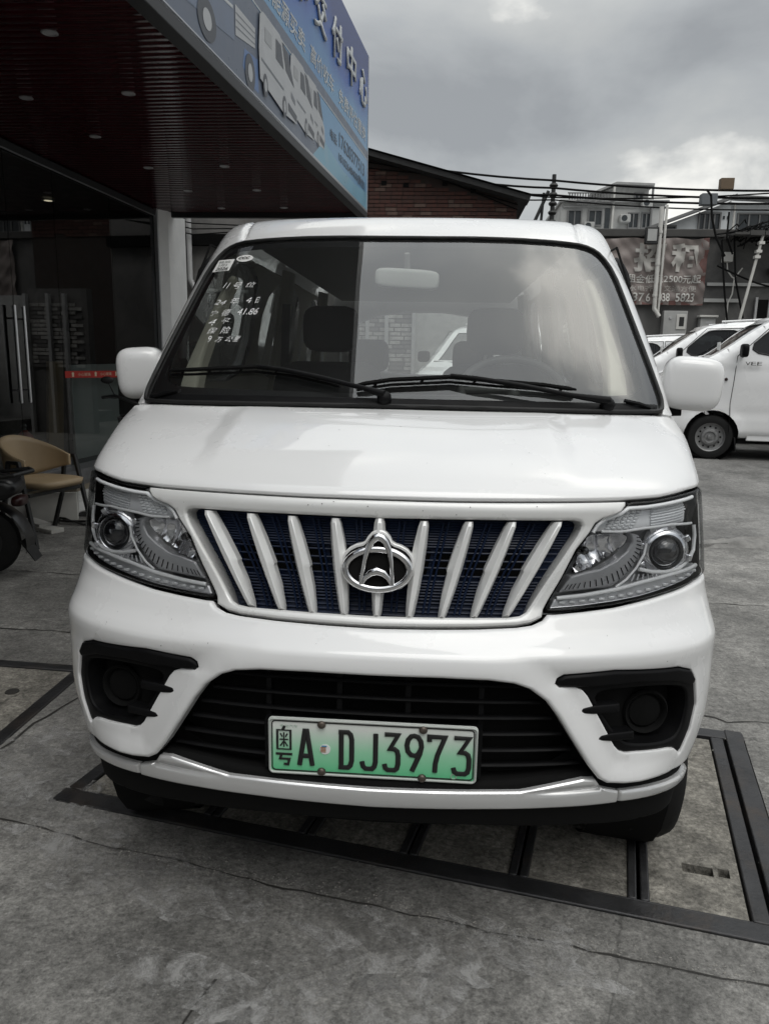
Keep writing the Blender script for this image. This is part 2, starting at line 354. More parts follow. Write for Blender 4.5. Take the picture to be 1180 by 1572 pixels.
def panel(name, outline, m, parent, holes=(), off=0., g=.02, roll=.005, flange=.018, disp=None, hroll=None, hflange=None, step=None, exact=False):
    """a formed sheet on the skin with rolled edges and returned flanges; disp(x, z, t) gives extra relief"""
    step = step or g*.6
    loops = [[(float(to_t(np.array(p[0]), np.array(p[1]))), p[1]) for p in resample(list(lp), step)] for lp in [outline, *holes]]
    hroll = roll if hroll is None else hroll; hflange = flange if hflange is None else hflange
    A = np.array(loops[0]); lo, hi = A.min(0), A.max(0)
    gx, gz = np.meshgrid(np.arange(lo[0]+g*.37, hi[0], g), np.arange(lo[1]+g*.41, hi[1], g))
    gx = gx+(np.arange(gx.shape[0]) % 2)[:, None]*g*.5
    cand = np.stack([gx.ravel(), gz.ravel()], 1)
    ok = inside(cand, loops[0])
    for h in loops[1:]: ok &= ~inside(cand, h)
    cand = cand[ok]; dmin = np.full(len(cand), 9.)
    for lp in loops: dmin = np.minimum(dmin, polydist(cand, lp))
    cand = cand[dmin > g*.45]; extra = [cand]
    for i, lp in enumerate(loops):
        r = roll if i == 0 else hroll
        if r <= 0: continue
        P = np.array(lp); T = np.roll(P, -1, 0)-np.roll(P, 1, 0); T /= np.maximum(np.linalg.norm(T, axis=1, keepdims=True), 1e-9)
        Nn = np.stack([-T[:, 1], T[:, 0]], 1)
        for k in (.12, .4, 1.0):
            for sgn in (1, -1):
                Q = P+Nn*sgn*r*k; ok = inside(Q, loops[0])
                for h in loops[1:]: ok &= ~inside(Q, h)
                Q = Q[ok]
                if len(Q):
                    d = np.full(len(Q), 9.)
                    for l2 in loops: d = np.minimum(d, polydist(Q, l2))
                    extra.append(Q[d > r*k*.85])
    ex = np.concatenate(extra); _, idx = np.unique(np.round(ex/(g*.06)).astype(int), axis=0, return_index=True); ex = ex[idx]
    v, f = tri(loops, [tuple(p) for p in ex])
    def place(q):
        t, z = q[:, 0], q[:, 1]; base = skin(t, z); nn = skin_n(t, z); o = np.full(len(q), float(off))
        for i, lp in enumerate(loops):
            r = roll if i == 0 else hroll
            if r > 0:
                d = polydist(q, lp); out_ = inside(q, lp) ^ (i == 0); d = np.clip(np.where(out_, -d, d), 0, r)
                o -= r-np.sqrt(np.maximum(r*r-(r-d)**2, 0))
        if disp is not None: o = o+disp(base[:, 0], z, q)
        return base+nn*o[:, None], nn
    co, nn = place(v)
    if roll > 0 or exact:      # normals straight from the surface, so that the sheet reflects without facets
        E1, E2 = np.array([.0022, 0]), np.array([0, .0022]); vc = v.copy(); lim = TS*math.pi/2-.003; vc[:, 0] = np.clip(vc[:, 0], -lim, lim)
        vn = np.cross(place(vc+E1)[0]-place(vc-E1)[0], place(vc+E2)[0]-place(vc-E2)[0]); vn /= np.maximum(np.linalg.norm(vn, axis=1, keepdims=True), 1e-12)
    # faces outwards
    fa = f; a, b, c = co[fa[:, 0]], co[fa[:, 1]], co[fa[:, 2]]; fl = (np.cross(b-a, c-a)*nn[fa[:, 0]]).sum(1) < 0
    fa[fl] = fa[fl][:, ::-1]
    mb = MB(); mb.add([tuple(p) for p in co], fa.tolist())
    key = {(round(p[0], 6), round(p[1], 6)): i for i, p in enumerate(v)}
    for i, lp in enumerate(loops):
        fd = flange if i == 0 else hflange
        if fd <= 0: continue
        ids = [key.get((round(p[0], 6), round(p[1], 6))) for p in lp]
        if None in ids:
            ids = [int(np.argmin(((v-np.array(p))**2).sum(1))) for p in lp]
        k = len(ids); vs = [tuple(co[j]) for j in ids]+[tuple(co[j]-nn[j]*fd) for j in ids]
        mb.add(vs, [(q, (q+1) % k, k+(q+1) % k, k+q) for q in range(k)])
    ob = mb.build(name, m, parent, 40)
    if roll > 0 or exact:
        k = len(ob.data.vertices)-len(vn)
        if k >= 0: ob.data.normals_split_custom_set_from_vertices([tuple(q) for q in vn]+[(0, 0, 0)]*k)
    return ob
def skin_tube(name, pts, r, off, m, parent, n=8, closed=False, flat=None, sub=3):
    P = []
    q = list(pts)
    for i in range(len(q)-1):
        for k in range(sub): P.append((q[i][0]+(q[i+1][0]-q[i][0])*k/sub, q[i][1]+(q[i+1][1]-q[i][1])*k/sub))
    P.append(q[-1])
    return MB().tube([sp(x, z, off) for x, z in P], r, n, closed).build(name, m, parent, 50)

# outlines read off the right half (metres, seen square from the front)
HL = [(0.574,1.130),(0.618,1.131),(0.657,1.133),(0.699,1.138),(0.747,1.143),*[(float(Wf(z))*.9998, z) for z in (1.143, 1.130, 1.097, 1.060, 1.021, .985, .950, .930)],(0.779,0.929),(0.729,0.920),(0.686,0.914),(0.626,0.905),(0.551,0.896),(0.480,0.891),(0.410,0.887),(0.385,0.888),(0.396,0.909),(0.425,0.959),(0.457,1.024),(0.487,1.064),(0.499,1.087),(0.515,1.099),(0.540,1.106),(0.558,1.112),(0.570,1.122)]
FRB = [(0.377,0.876),(0.353,0.867),(0.320,0.862),(0.234,0.858),(0.120,0.855),(0,0.853)]
OPEN = [(0,1.089),(0.227,1.091),(0.446,1.091),(0.460,1.088),(0.466,1.080),(0.464,1.070),(0.456,1.054),(0.405,0.977),(0.354,0.899),(0.342,0.885),(0.327,0.878),(0.300,0.875),(0.167,0.873),(0,0.871)]
FOG = [(0.405,0.741),(0.410,0.753),(0.425,0.761),(0.542,0.767),(0.704,0.754),(0.743,0.738),(0.762,0.706),(0.774,0.639),(0.763,0.576),(0.741,0.520),(0.732,0.519),(0.727,0.532),(0.717,0.542),(0.701,0.547),(0.612,0.557),(0.585,0.559),(0.568,0.567),(0.556,0.580),(0.484,0.706),(0.472,0.720),(0.455,0.728),(0.415,0.732)]
INT = [(0,0.757),(0.147,0.758),(0.254,0.755),(0.311,0.747),(0.347,0.732),(0.385,0.703),(0.416,0.662),(0.449,0.609),(0.491,0.543),(0.517,0.509),(0.537,0.496),(0.581,0.488),(0.647,0.483),(0.758,0.471),(0.790,0.470)]
WS = [(0,1.864),(0.303,1.867),(0.580,1.860),(0.641,1.848),(0.680,1.822),(0.716,1.758),(0.741,1.639),(0.774,1.467),(0.796,1.358),(0.798,1.332),(0.788,1.314),(0.755,1.309),(0.358,1.316),(0,1.318)]
GLS = [(0,1.838),(0.362,1.838),(0.586,1.834),(0.645,1.820),(0.680,1.780),(0.711,1.644),(0.732,1.501),(0.743,1.413),(0.740,1.388),(0.718,1.370),(0.682,1.362),(0.453,1.361),(0.205,1.358),(0,1.356)]
SIDE = lambda z: float(Wf(z))*.9999
HOODL = [(0,1.127),(.159,1.127),(.359,1.129),(.568,1.130)]

van = thing('minivan', 'white electric minivan parked facing us with a green number plate', 'van')
lipT = np.array([(float(to_t(np.array(p[0]), np.array(p[1]))), p[1]) for p in resample(mir(INT), .012)])
def bumper_relief(x, z, v):
    d = polydist(v, lipT); d[np.abs(v[:, 0]) > .66] = 9
    k = np.clip(1-d/.062, 0, 1); return .017*k*k*(3-2*k)*np.clip((.66-np.abs(v[:, 0]))/.16, 0, 1)
B = [(0, .848), (.120, .850), (.234, .853), (.320, .857), (.355, .861), (.380, .870), (.392, .881), (.410, .881), (.480, .885), (.551, .890), (.626, .899), (.686, .908), (.729, .914), (.779, .923), (SIDE(.924), .924)]
B += [(SIDE(z), z) for z in (.85, .78, .70, .62, .55, .50, .47)]
B += [p for p in reversed(INT)]
panel('front_bumper', mir(B), 'paint', van, holes=[FOG, flip(FOG)], g=.015, roll=.010, hroll=.003, flange=.03, hflange=.03, step=.007, disp=bumper_relief)
# dark inner shell seen in the gaps and openings
SHL = [(0, 1.30), (SIDE(1.30), 1.30)]+[(SIDE(z), z) for z in (1.2, 1.1, 1.0, .9, .8, .6, .45, .32)]+[(0, .30)]
hs = [[(x, z) for x, z in smooth(HL)], flip(smooth(HL))]
panel('inner_shell', mir(SHL), 'matte', van, holes=[mir([(0, .80), (.44, .78), (.5, .56), (.4, .50), (0, .50)])]+hs, off=-.062, g=.05, roll=0, flange=0)
panel('intake_backing', mir([(0, .80), (.46, .79), (.52, .55), (.42, .49), (0, .49)]), 'matte', van, off=-.11, g=.05, roll=0, flange=-.05)
for k, z in enumerate((.722, .684, .646, .606, .566, .528)):
    xr = [x for x, zz in ((.335, .722), (.385, .684), (.415, .646), (.44, .606), (.462, .566), (.488, .528)) if zz == z][0]
    P = [sp(-xr+2*xr*i/16, z, -.035) for i in range(17)]
    mb = MB()
    mb.tube(P, .009, 8, flat=((0, 0, 1), .6)); mb.build('intake_slat', 'black', van, 50)
for x in (-.25, -.08, .08, .25):
    MB().beam(sp(x, .515, -.05), sp(x, .735, -.05), .012, .03, (0, 1, 0)).build('intake_post', 'black', van)
LB = [(0, .492), (.30, .496), (.42, .506), (.505, .512), (.535, .492), (.581, .484), (.647, .479), (.758, .467), (SIDE(.465), .465)]+[(SIDE(.43), .43), (SIDE(.38), .38), (SIDE(.335), .335), (.790, .308), (.755, .312), (.67, .330), (.5, .352), (.27, .364), (0, .366)]
panel('bumper_skirt', mir(LB), 'matte', van, off=-.012, g=.025, roll=.012, flange=.20)
def wing(x, z, v):
    k = np.clip((np.abs(x)-.345)/.15, 0, 1); return -np.clip(1-np.abs(z-.476)/.007, 0, 1)*.016*k*(np.abs(x) < .535)
SC = [(0, .475), (.266, .479), (.340, .479), (.376, .485), (.427, .494), (.487, .503), (.516, .500), (.532, .476), (.576, .461), (.576, .430), (.492, .432), (.416, .434), (.268, .434), (0, .428)]
panel('bumper_strip', mir(SC), 'silver', van, off=.003, g=.010, roll=.005, flange=.03, disp=wing)
SEr = [(.579, .460), (.68, .4505), (.765, .440), (.792, .437), (.788, .411), (.77, .411), (.70, .419), (.579, .4295)]
for R in (SEr, flip(SEr)): panel('bumper_strip', R, 'silver', van, off=.003, g=.014, roll=.007, flange=.03)
# fog lamp recesses: black bezel with a toothed inner edge round a deep pocket
brow = [(.408, .741), (.413, .752), (.427, .759), (.542, .765), (.702, .752), (.740, .737), (.757, .708), (.745, .700), (.725, .708), (.690, .722), (.60, .732), (.50, .729), (.417, .734)]
pocket = smooth([(.50, .715), (.62, .716), (.70, .706), (.742, .690), (.750, .640), (.735, .575), (.700, .562), (.60, .575), (.572, .592), (.545, .628), (.515, .672)], 2)
for s in (1, -1):
    fl_ = (lambda R: list(R)) if s > 0 else flip
    panel('fog_bezel', fl_(FOG), 'black', van, holes=[fl_(pocket)], off=-.006, g=.016, roll=.004, flange=.03, hroll=.006, hflange=.06)
    panel('fog_pocket', fl_([(x, z) for x, z in FOG]), 'matte', van, off=-.062, g=.03, roll=0, flange=0)
    panel('fog_brow', fl_(brow), 'black', van, off=.007, g=.016, roll=.006, flange=.02)
    for fin in ([(.464, .6715), (.474, .6790), (.500, .6830), (.56, .6840), (.56, .664), (.500, .6640), (.478, .6665)], [(.511, .6030), (.520, .6100), (.545, .6135), (.60, .6140), (.60, .595), (.545, .5955), (.524, .5985)]):
        panel('fog_fin', fl_(fin), 'black', van, off=.003, g=.012, roll=.003, flange=.03, step=.004)
    c = sp(.665*s, .632, -.052); n = sn(.655*s, .635); n = (n*.4+Vector((0, -1, 0))*.6).normalized()
    fl = MB().lathe([(.050, -.01), (.056, .006), (.052, .012), (.047, .008), (.044, -.004)], c, n, 32).build('fog_lamp_bezel', 'matte', van, 40)
    MB().lathe([(.044, -.006), (.038, .002), (.020, .005), (1e-5, .006)], c, n, 28).build('fog_lamp_cover', 'matte', fl, 40)

# nose panel with the grille opening
NO = HOODL+[(.566,1.121),(.555,1.109),(.537,1.101),(.511,1.094),(.495,1.084),(.483,1.063),(.452,1.024),(.420,.959),(.391,.909),(.380,.890)]+FRB
panel('grille_frame', mir(NO), 'frame', van, holes=[mir(OPEN)], g=.013, roll=.004, hroll=.007, flange=.02, hflange=.05,
      disp=lambda x, z, v: -.010*np.clip((np.abs(x)-.30+(z-.98)*-.5)/.2, 0, 1)*0 + .006*np.clip(1-np.abs(z-1.107)/.03, 0, 1))
panel('grille_backing', mir([(0, 1.10), (.475, 1.10), (.475, 1.06), (.36, .885), (.32, .868), (0, .862)]), 'navy', van, holes=[[(x0, .95), (x0+.055, .95), (x0+.068, 1.015), (x0+.012, 1.015)] for x0 in (.055, .125, .20, .28)]+[flip([(x0, .95), (x0+.055, .95), (x0+.068, 1.015), (x0+.012, 1.015)]) for x0 in (.055, .125, .20, .28)], off=-.050, g=.03, roll=0, flange=0, hflange=.02)
def open_half(z):
    P = [(0.446,1.091),(0.464,1.070),(0.405,.977),(.354,.899),(.327,.878)]
    for a, b in zip(P, P[1:]):
        if a[1] >= z >= b[1]: return a[0]+(b[0]-a[0])*(a[1]-z)/(a[1]-b[1])
    return .32
for k in range(34):
    z = .8805+.0062*k; xr = open_half(z)-.004
    if .945 < z < 1.02 and k % 3: continue
    P = [sp(-xr+2*xr*i/14, z, -.043) for i in range(15)]
    MB().tube(P, .0025, 5).build('grille_louver', 'navy', van, 50)
slats = [(.103, 1.085, .075, .8715), (.206, 1.086, .149, .8725), (.305, 1.087, .223, .875), (.411, 1.088, .297, .878)]
for s in (1, -1):
    mids = [(0.0515, .037)]+[((a[0]+b[0])/2, (a[2]+b[2])/2) for a, b in zip(slats, slats[1:])]+[(.449, .327)]
    for i, (xt, xb) in enumerate(mids[:4]):
        for dxx in (-.006, .006):
            MB().tube([sp(s*(xt+dxx+(xb-xt)*k/5), 1.083+(.884-1.083)*k/5, -.037) for k in range(6)], .0026, 6).build('grille_rib', 'navy', van, 50)
def slat(xt, zt, xb, zb, s):
    """blade: broad above the notch, slimmer below, ridged along its length"""
    prof = [(0, .0085, .0085), (.05, .0120, .0115), (.25, .0150, .0155), (.50, .0160, .0180), (.53, .0160, .0178), (.555, .0158, .0148), (.75, .0148, .0135), (.95, .0105, .0100), (1.0, .007, .007)]
    vs = []; fs = []
    for k, (u, wo, wi) in enumerate(prof):
        x = xt+(xb-xt)*u; z = zt+(zb-zt)*u; hgt = .020 if 0 < u < 1 else .008
        for q, (dx_, o) in enumerate(((-wi, -.032), (-wi, -.004), (-wi*.25, hgt*.62), (wo*.55, hgt*.62-.003), (wo, -.006), (wo, -.032))):
            vs.append(sp(s*(x+dx_), z, o))
    for k in range(len(prof)-1):
        for q in range(6): fs.append((k*6+q, k*6+(q+1) % 6, (k+1)*6+(q+1) % 6, (k+1)*6+q))
    fs += [tuple(range(6)), tuple(range((len(prof)-1)*6, len(prof)*6))]
    mb = MB().add(vs, fs); o = mb.build('grille_slat', 'slat', van, 28, bev=.0012, seg=2); return o
for s in (1, -1):
    for a in slats: slat(*a, s)
slat(0.0, 1.088, 0.0, .871, 1)
# emblem
ec = sp(0, .985, .0); EN = sn(0, .985); ex_, ey_ = Vector((1, 0, 0)), EN.cross(Vector((1, 0, 0))); ey_ = -ey_ if ey_.z < 0 else ey_
K = .000272
def ep(u, v, h=0.): return ec+ex_*((u-535)*K)+ey_*((500-v)*K*1.05)+EN*(h+.018)
emb = MB()
arch = [(245,470),(262,430),(300,392),(350,366),(405,352),(430,335),(450,300),(480,268),(510,253),(540,250),(570,253),(600,268),(630,300),(645,335),(675,352),(725,366),(775,392),(810,430),(828,470),(832,530),(820,585),(790,635),(735,680),(660,708),(590,720),(535,722),(480,720),(410,708),(335,680),(280,635),(250,585),(238,530)]
mount = [(535+(u-535)*1.03, 486+(v-486)*1.04) for u, v in arch]
mount = [(u, v-16) if v < 480 else (u, v) for u, v in mount]
MB().prism([((u-535)*K, (500-v)*K*1.05) for u, v in mount], ec-EN*.02, ex_, ey_, EN*.030).build('emblem_mount', 'slat', van, 30, bev=.003)
eb = MB().prism([((u-535)*K*.97, (500-v)*K*1.05*.97) for u, v in arch], ec+EN*.008, ex_, ey_, EN*.006).build('emblem_base', 'matte', van)
ring = []
for k in range(56):
    q = 2*math.pi*k/56; ring.append(ep(535+268*math.cos(q), 538-160*math.sin(q), .0))
MB().tube(ring, .0088, 12, True, flat=(EN, .8)).build('emblem_ring', 'chrome', eb, 60)
A1 = [(398,655),(412,560),(428,470),(450,385),(480,318),(510,285),(540,276),(570,285),(602,318),(632,385),(650,470),(660,560),(668,655)]
MB().tube([ep(u, v, .006) for u, v in A1], [.0035,.0045,.0055,.0065,.0078,.0088,.0092,.0088,.0078,.0065,.0055,.0045,.0035], 12, flat=(EN, .8)).build('emblem_arch', 'chrome', eb, 60)
A2 = [(415,655),(440,605),(480,565),(535,548),(590,565),(630,605),(652,655)]
MB().tube([ep(u, v, .006) for u, v in A2], [.002,.0055,.0085,.0098,.0085,.0055,.002], 12, flat=(EN, .8)).build('emblem_crescent', 'chrome', eb, 60)

# hood
HO = [(0, 1.3135), (.358, 1.3115), (.700, 1.306), (.755, 1.3035), (.790, 1.3005), (.815, 1.297), (SIDE(1.290), 1.290)]+[(SIDE(z), z) for z in (1.27, 1.24, 1.21, 1.18, 1.155)]+[(.795, 1.149), (.747, 1.1495), (.699, 1.1445), (.657, 1.1395), (.576, 1.1365), (.359, 1.1345), (.159, 1.1325), (0, 1.1325)]
def hood_relief(x, z, v):
    k = np.clip((z-1.165)/.05, 0, 1)*np.clip((1.312-z)/.02, 0, 1)
    return .010*k*np.exp(-((np.abs(x)-.46)/.04)**2)*0 + .009*k*np.clip((.47-np.abs(x))/.05, 0, 1) + .0012*np.sin(x*9+z*31)*k
panel('hood', mir(HO), 'paint', van, g=.016, roll=.006, flange=.02, disp=hood_relief)
# pillars and roof front, one pressing round the windscreen
PI_ = [(0, 1.985), (.30, 1.985), (SIDE(1.985), 1.985)]+[(SIDE(z), z) for z in (1.975, 1.96, 1.935, 1.90, 1.86, 1.80, 1.72, 1.64, 1.56, 1.48, 1.40, 1.34, 1.295)]+[(.815, 1.302), (.792, 1.3055)]+[p for p in WS[9::-1]]
PI_ = [(min(x, SIDE(z)), z) for x, z in PI_]
def roof_relief(x, z, v):
    ax = np.abs(x); k = np.clip((z-1.868)/.02, 0, 1)
    return -.016*k*np.exp(-((ax-.612)/.011)**2)
panel('windscreen_surround', mir(PI_), 'paint', van, g=.014, roll=.004, flange=.015, disp=roof_relief)
seal = [(x, z) for x, z in smooth(mir(WS))]
MB().tube([sp(x, z, .0015) for x, z in resample(seal, .03)], .0065, 6, True).build('windscreen_seal', 'rubber', van, 60)
panel('windscreen', mir(WS), 'screen', van, off=-.004, g=.02, roll=0, flange=0, exact=True)
panel('windscreen_border', mir(WS), 'frit', van, holes=[smooth(mir(GLS))], off=-.010, g=.03, roll=0, flange=0)
CO = [(0, 1.3385), (.40, 1.3375), (.70, 1.334), (.776, 1.329), (.772, 1.317), (.74, 1.3125), (.358, 1.3195), (0, 1.3215)]
panel('cowl', mir(CO), 'black', van, off=.004, g=.02, roll=.004, flange=.012)
# body seam between hood and pillar, wipers
for s in (1, -1):
    MB().tube([sp(s*.74, 1.317, .006), sp(s*.70, 1.326, .012), sp(s*.66, 1.338, .006)], .006, 6).build('cowl_clip', 'black', van)
def wiper(blade, arm):
    a = MB(); P = [sp(x, z, .028 if i else .022) for i, (x, z) in enumerate(arm)]
    a.tube(P, [.006]+[.007]*(len(P)-2)+[.012], 8); a.lathe([(.020, -.02), (.020, .012), (.012, .02), (1e-5, .022)], sp(*arm[-1], .01), sn(*arm[-1]), 16)
    ao = a.build('wiper_arm', 'black', van, 50)
    q = []
    for i in range(len(blade)-1):
        for k in range(4): q.append((blade[i][0]+(blade[i+1][0]-blade[i][0])*k/4, blade[i][1]+(blade[i+1][1]-blade[i][1])*k/4))
    q.append(blade[-1])
    b = MB(); b.tube([sp(x, z, .004) for x, z in q], .0045, 6); b.tube([sp(x, z+.004, .018) for x, z in q], [.003]+[.007]*(len(q)-2)+[.003], 6)
    for k in range(2, len(q)-2, 4): b.tube([sp(q[k][0], q[k][1], .004), sp(q[k][0]+.01, q[k][1]+.004, .018)], .004, 5)
    b.build('wiper_blade', 'matte', ao, 50)
wiper([(-.707,1.386),(-.621,1.390),(-.522,1.396),(-.418,1.402),(-.300,1.392),(-.16,1.366)], [(-.407,1.404),(-.324,1.391),(-.203,1.370),(-.085,1.347),(-.027,1.330)])
wiper([(-.110,1.357),(-.013,1.373),(.156,1.384),(.287,1.375),(.418,1.367),(.513,1.355)], [(.156,1.389),(.231,1.378),(.361,1.360),(.491,1.338),(.602,1.322)])

# headlights
PRJ = (.702, 1.004)
TURN = [(0.507,1.064),(0.515,1.080),(0.540,1.095),(0.565,1.102),(0.582,1.113),(0.625,1.112),(0.677,1.116),(0.766,1.121),(0.776,1.095),(0.774,1.066),(0.699,1.069),(0.619,1.064),(0.567,1.060)]
BOWL = [(0.509,1.053),(0.545,1.055),(0.597,1.053),(0.605,1.039),(0.591,1.016),(0.555,0.995),(0.512,0.976),(0.460,0.965),(0.464,0.986),(0.485,1.023)]
WAVE = [(0.600,1.056),(0.621,1.051),(0.632,1.034),(0.627,1.010),(0.611,0.980),(0.586,0.954),(0.558,0.933),(0.497,0.929),(0.426,0.924),(0.453,0.959),(0.488,0.968),(0.523,0.974),(0.562,0.993),(0.591,1.014),(0.605,1.036)]
LED = [(0.413,0.909),(0.479,0.916),(0.558,0.926),(0.625,0.939),(0.705,0.950),(0.800,0.958),(0.812,0.940),(0.776,0.933),(0.685,0.919),(0.622,0.909),(0.551,0.901),(0.480,0.896),(0.403,0.893)]
CHR = [[(0.632,1.031),(0.627,1.007),(0.608,0.975),(0.583,0.949),(0.558,0.934)], [(0.615,0.972),(0.651,0.963),(0.688,0.959),(0.727,0.961),(0.759,0.977),(0.778,0.997),(0.783,1.032),(0.779,1.058)],
       [(0.496,1.062),(0.506,1.079),(0.525,1.093),(0.558,1.102),(0.571,1.109),(0.582,1.116),(0.625,1.117),(0.677,1.121),(0.720,1.125),(0.770,1.128)], [(0.415,0.913),(0.479,0.918),(0.558,0.928),(.625,.941),(.70,.951),(.79,.957)], [(0.516,1.064),(0.566,1.062),(0.619,1.067),(0.699,1.071),(0.767,1.065)]]
HLs = smooth(HL)
for s in (1, -1):
    mf = (lambda R: list(R)) if s > 0 else flip
    pt = lambda x, z, o: sp(s*x, z, o)
    hou = panel('headlight', mf(HLs), 'lampdark', van, off=-.090, g=.03, roll=0, flange=-.094)
    inner = [(x*.965+.65*.035, z*.95+1.0*.05) for x, z in HLs]
    panel('gasket', mf(HLs), 'matte', hou, holes=[mf([(.012*(-1 if x > .62 else 1)+x if False else x, z) for x, z in smooth([(x+(.641-x)*.007, z+(1.01-z)*.018) for x, z in HL])])], off=-.006, g=.012, roll=.002, flange=.03)
    panel('lens', mf(HLs), 'lens', hou, off=.001, g=.02, roll=.006, flange=0)
    # turn signal: ribbed reflector
    panel('turn_signal', mf(TURN), 'turnsig', hou, off=-.034, g=.012, roll=.004, flange=.03)
    rib = MB()
    for k in range(7):
        z = 1.072+.0066*k
        rib.tube([pt(x, z+(x-.64)*.06, -.030) for x in np.linspace(.655, .768-.004*abs(k-3), 8)], .0026, 5)
    rib.build('turn_signal_rib', 'frosty', hou, 60)
    gr = MB()
    for k in range(6):
        for j in range(5):
            x = .540+.0155*j+.004*k; z = 1.070+.0075*k
            if z > 1.062+(x-.5)*.62: continue
            gr.obox(pt(x, z, -.031), Vector((.0055*s, 0, 0)), Vector((0, .003, 0)), Vector((0, 0, .0028)))
    gr.build('turn_signal_prism', 'frosty', hou, 20, bev=.0012, seg=1)
    # reflector bowl with facets
    bowl = MB(); cx_, cz_ = .548, 1.018
    nx = 9
    fac = []
    bx = panel('reflector', mf(BOWL), 'chrome2', hou, off=-.045, g=.013, roll=0, flange=-.02,
               disp=lambda x, z, v: -.034*np.clip(1-((np.abs(x)-.54)**2/.080**2+(z-1.022)**2/.060**2), 0, 1)+.007*(np.floor((np.abs(x)-.45)/.017+.5*np.floor((z-.96)/.03)) % 2))
    bulb = MB().lathe([(.0105, -.02), (.0105, .006), (.007, .013), (1e-5, .015)], pt(.490, 1.018, -.045), Vector((s*.25, -1, .1)), 14).build('bulb', 'ball', hou)
    # grey tick panel
    wv = panel('trim_panel', mf(WAVE), 'lampgrey', hou, off=-.026, g=.012, roll=.004, flange=.03)
    oa = [(.627,1.045),(.630,1.020),(.620,.993),(.602,.967),(.575,.945),(.540,.934),(.500,.9315),(.460,.929),(.436,.927)]
    ia = [(.606,1.047),(.606,1.028),(.598,1.012),(.583,.998),(.560,.984),(.530,.968),(.500,.958),(.475,.953),(.453,.950)]
    tk = MB()
    def along(P, u):
        q = u*(len(P)-1); i = min(int(q), len(P)-2); f = q-i; return (P[i][0]+(P[i+1][0]-P[i][0])*f, P[i][1]+(P[i+1][1]-P[i][1])*f)
    for k in range(21):
        a = along(oa, k/20); b = along(ia, k/20)
        tk.tube([pt(a[0]+(b[0]-a[0])*.12, a[1]+(b[1]-a[1])*.12, -.0245), pt(a[0]+(b[0]-a[0])*.62, a[1]+(b[1]-a[1])*.62, -.0245)], .0011, 4)
    tk.build('tick_mark', 'matte', hou)
    # projector
    pc = pt(*PRJ, -.030); pn = (sn(s*PRJ[0], PRJ[1])*.35+Vector((0, -1, .05))).normalized()
    pr = MB().lathe([(.064, -.03), (.064, -.012), (.060, -.004), (.050, .004), (.044, .006), (.040, .002), (.037, -.012)], pc, pn, 40).build('projector_ring', 'chrome2', hou, 35)
    MB().lathe([(.038, -.008), (.034, .004), (.024, .012), (.012, .016), (1e-5, .0175)], pc, pn, 32).build('projector_lens', 'ball', pr if False else hou, 60)
    up_ = Vector((0, 0, 1)); sd_ = pn.cross(up_).normalized(); uu = sd_.cross(pn)
    for k in range(8):
        q = 2*math.pi*(k+.3)/8; rd = sd_*math.cos(q)+uu*math.sin(q); tg = rd.cross(pn)
        MB().obox(pc+rd*.064-pn*.006, rd*.0065, tg*.008, pn*.007).build('projector_tab', 'chrome2', hou, 30, bev=.0025)
    panel('led_tray', mf(LED), 'lampdark', hou, off=-.022, g=.012, roll=.003, flange=.03)
    for k in range(16):
        u = k/15; x = .43+.36*u; z = .9035+.006*u+.034*u**1.7
        MB().obox(pt(x, z, -.019), Vector((.0075*s, 0, 0)), Vector((0, .0025, 0)), Vector((0, 0, .0036))).build('led', 'frosty', hou, 30, bev=.0015, seg=1)
    for P, r in zip(CHR, (.0030, .0046, .0050, .0052, .0034)): skin_tube('chrome_trim', [(s*x, z) for x, z in P], r, -.013, 'trimglint', hou)
    skin_tube('chrome_trim', [(s*x, z) for x, z in ((.402, .894), (.480, .8975), (.551, .9025), (.622, .910), (.685, .920), (.776, .9345), (.806, .944))], .0024, -.019, 'chrome2', hou)
    fil = MB()
    for k in range(9): fil.tube([pt(.615+.012*k, .958-.0005*k, -.028), pt(.606+.0155*k, .942+.0012*k, -.028)], .0022, 5)
    fil.build('reflex_strip', 'frosty', hou, 60)

# number plate
pl = thing('number_plate', 'x', 'plate'); del pl['label']; del pl['category']; pl.parent = van; pl.location = (0, -.036, .566)
def rrect(w_, h_, r, n=5):
    o = []
    for cx_, cz_, a0 in ((w_/2-r, h_/2-r, 0), (-w_/2+r, h_/2-r, 90), (-w_/2+r, -h_/2+r, 180), (w_/2-r, -h_/2+r, 270)):
        o += [(cx_+r*math.cos(rad(a0+90*k/n)), cz_+r*math.sin(rad(a0+90*k/n))) for k in range(n+1)]
    return o
pm = bpy.data.materials.new('plate_green'); pm.use_nodes = True; t_ = pm.node_tree; b_ = t_.nodes['Principled BSDF']; b_.inputs['Roughness'].default_value = .4
tc_ = t_.nodes.new('ShaderNodeTexCoord'); sx_ = t_.nodes.new('ShaderNodeSeparateXYZ'); rp_ = t_.nodes.new('ShaderNodeValToRGB'); mr_ = t_.nodes.new('ShaderNodeMapRange')
mr_.inputs[1].default_value = -.07; mr_.inputs[2].default_value = .07
t_.links.new(tc_.outputs['Object'], sx_.inputs[0]); t_.links.new(sx_.outputs['Z'], mr_.inputs[0]); t_.links.new(mr_.outputs[0], rp_.inputs[0])
ee = rp_.color_ramp.elements; ee[0].position = .05; ee[0].color = (.12, .56, .27, 1); ee[1].position = .85; ee[1].color = (.76, .79, .75, 1)
q_ = ee.new(.45); q_.color = (.32, .68, .44, 1); t_.links.new(rp_.outputs[0], b_.inputs['Base Color']); M['plate'] = pm
M['platerim'] = mat('plate_rim', (.50, .53, .50), .45)
MB().prism(rrect(.480, .140, .010), (0, .004, 0), (1, 0, 0), (0, 0, 1), (0, -.004, 0)).build('plate_sheet', 'plate', pl, 30)
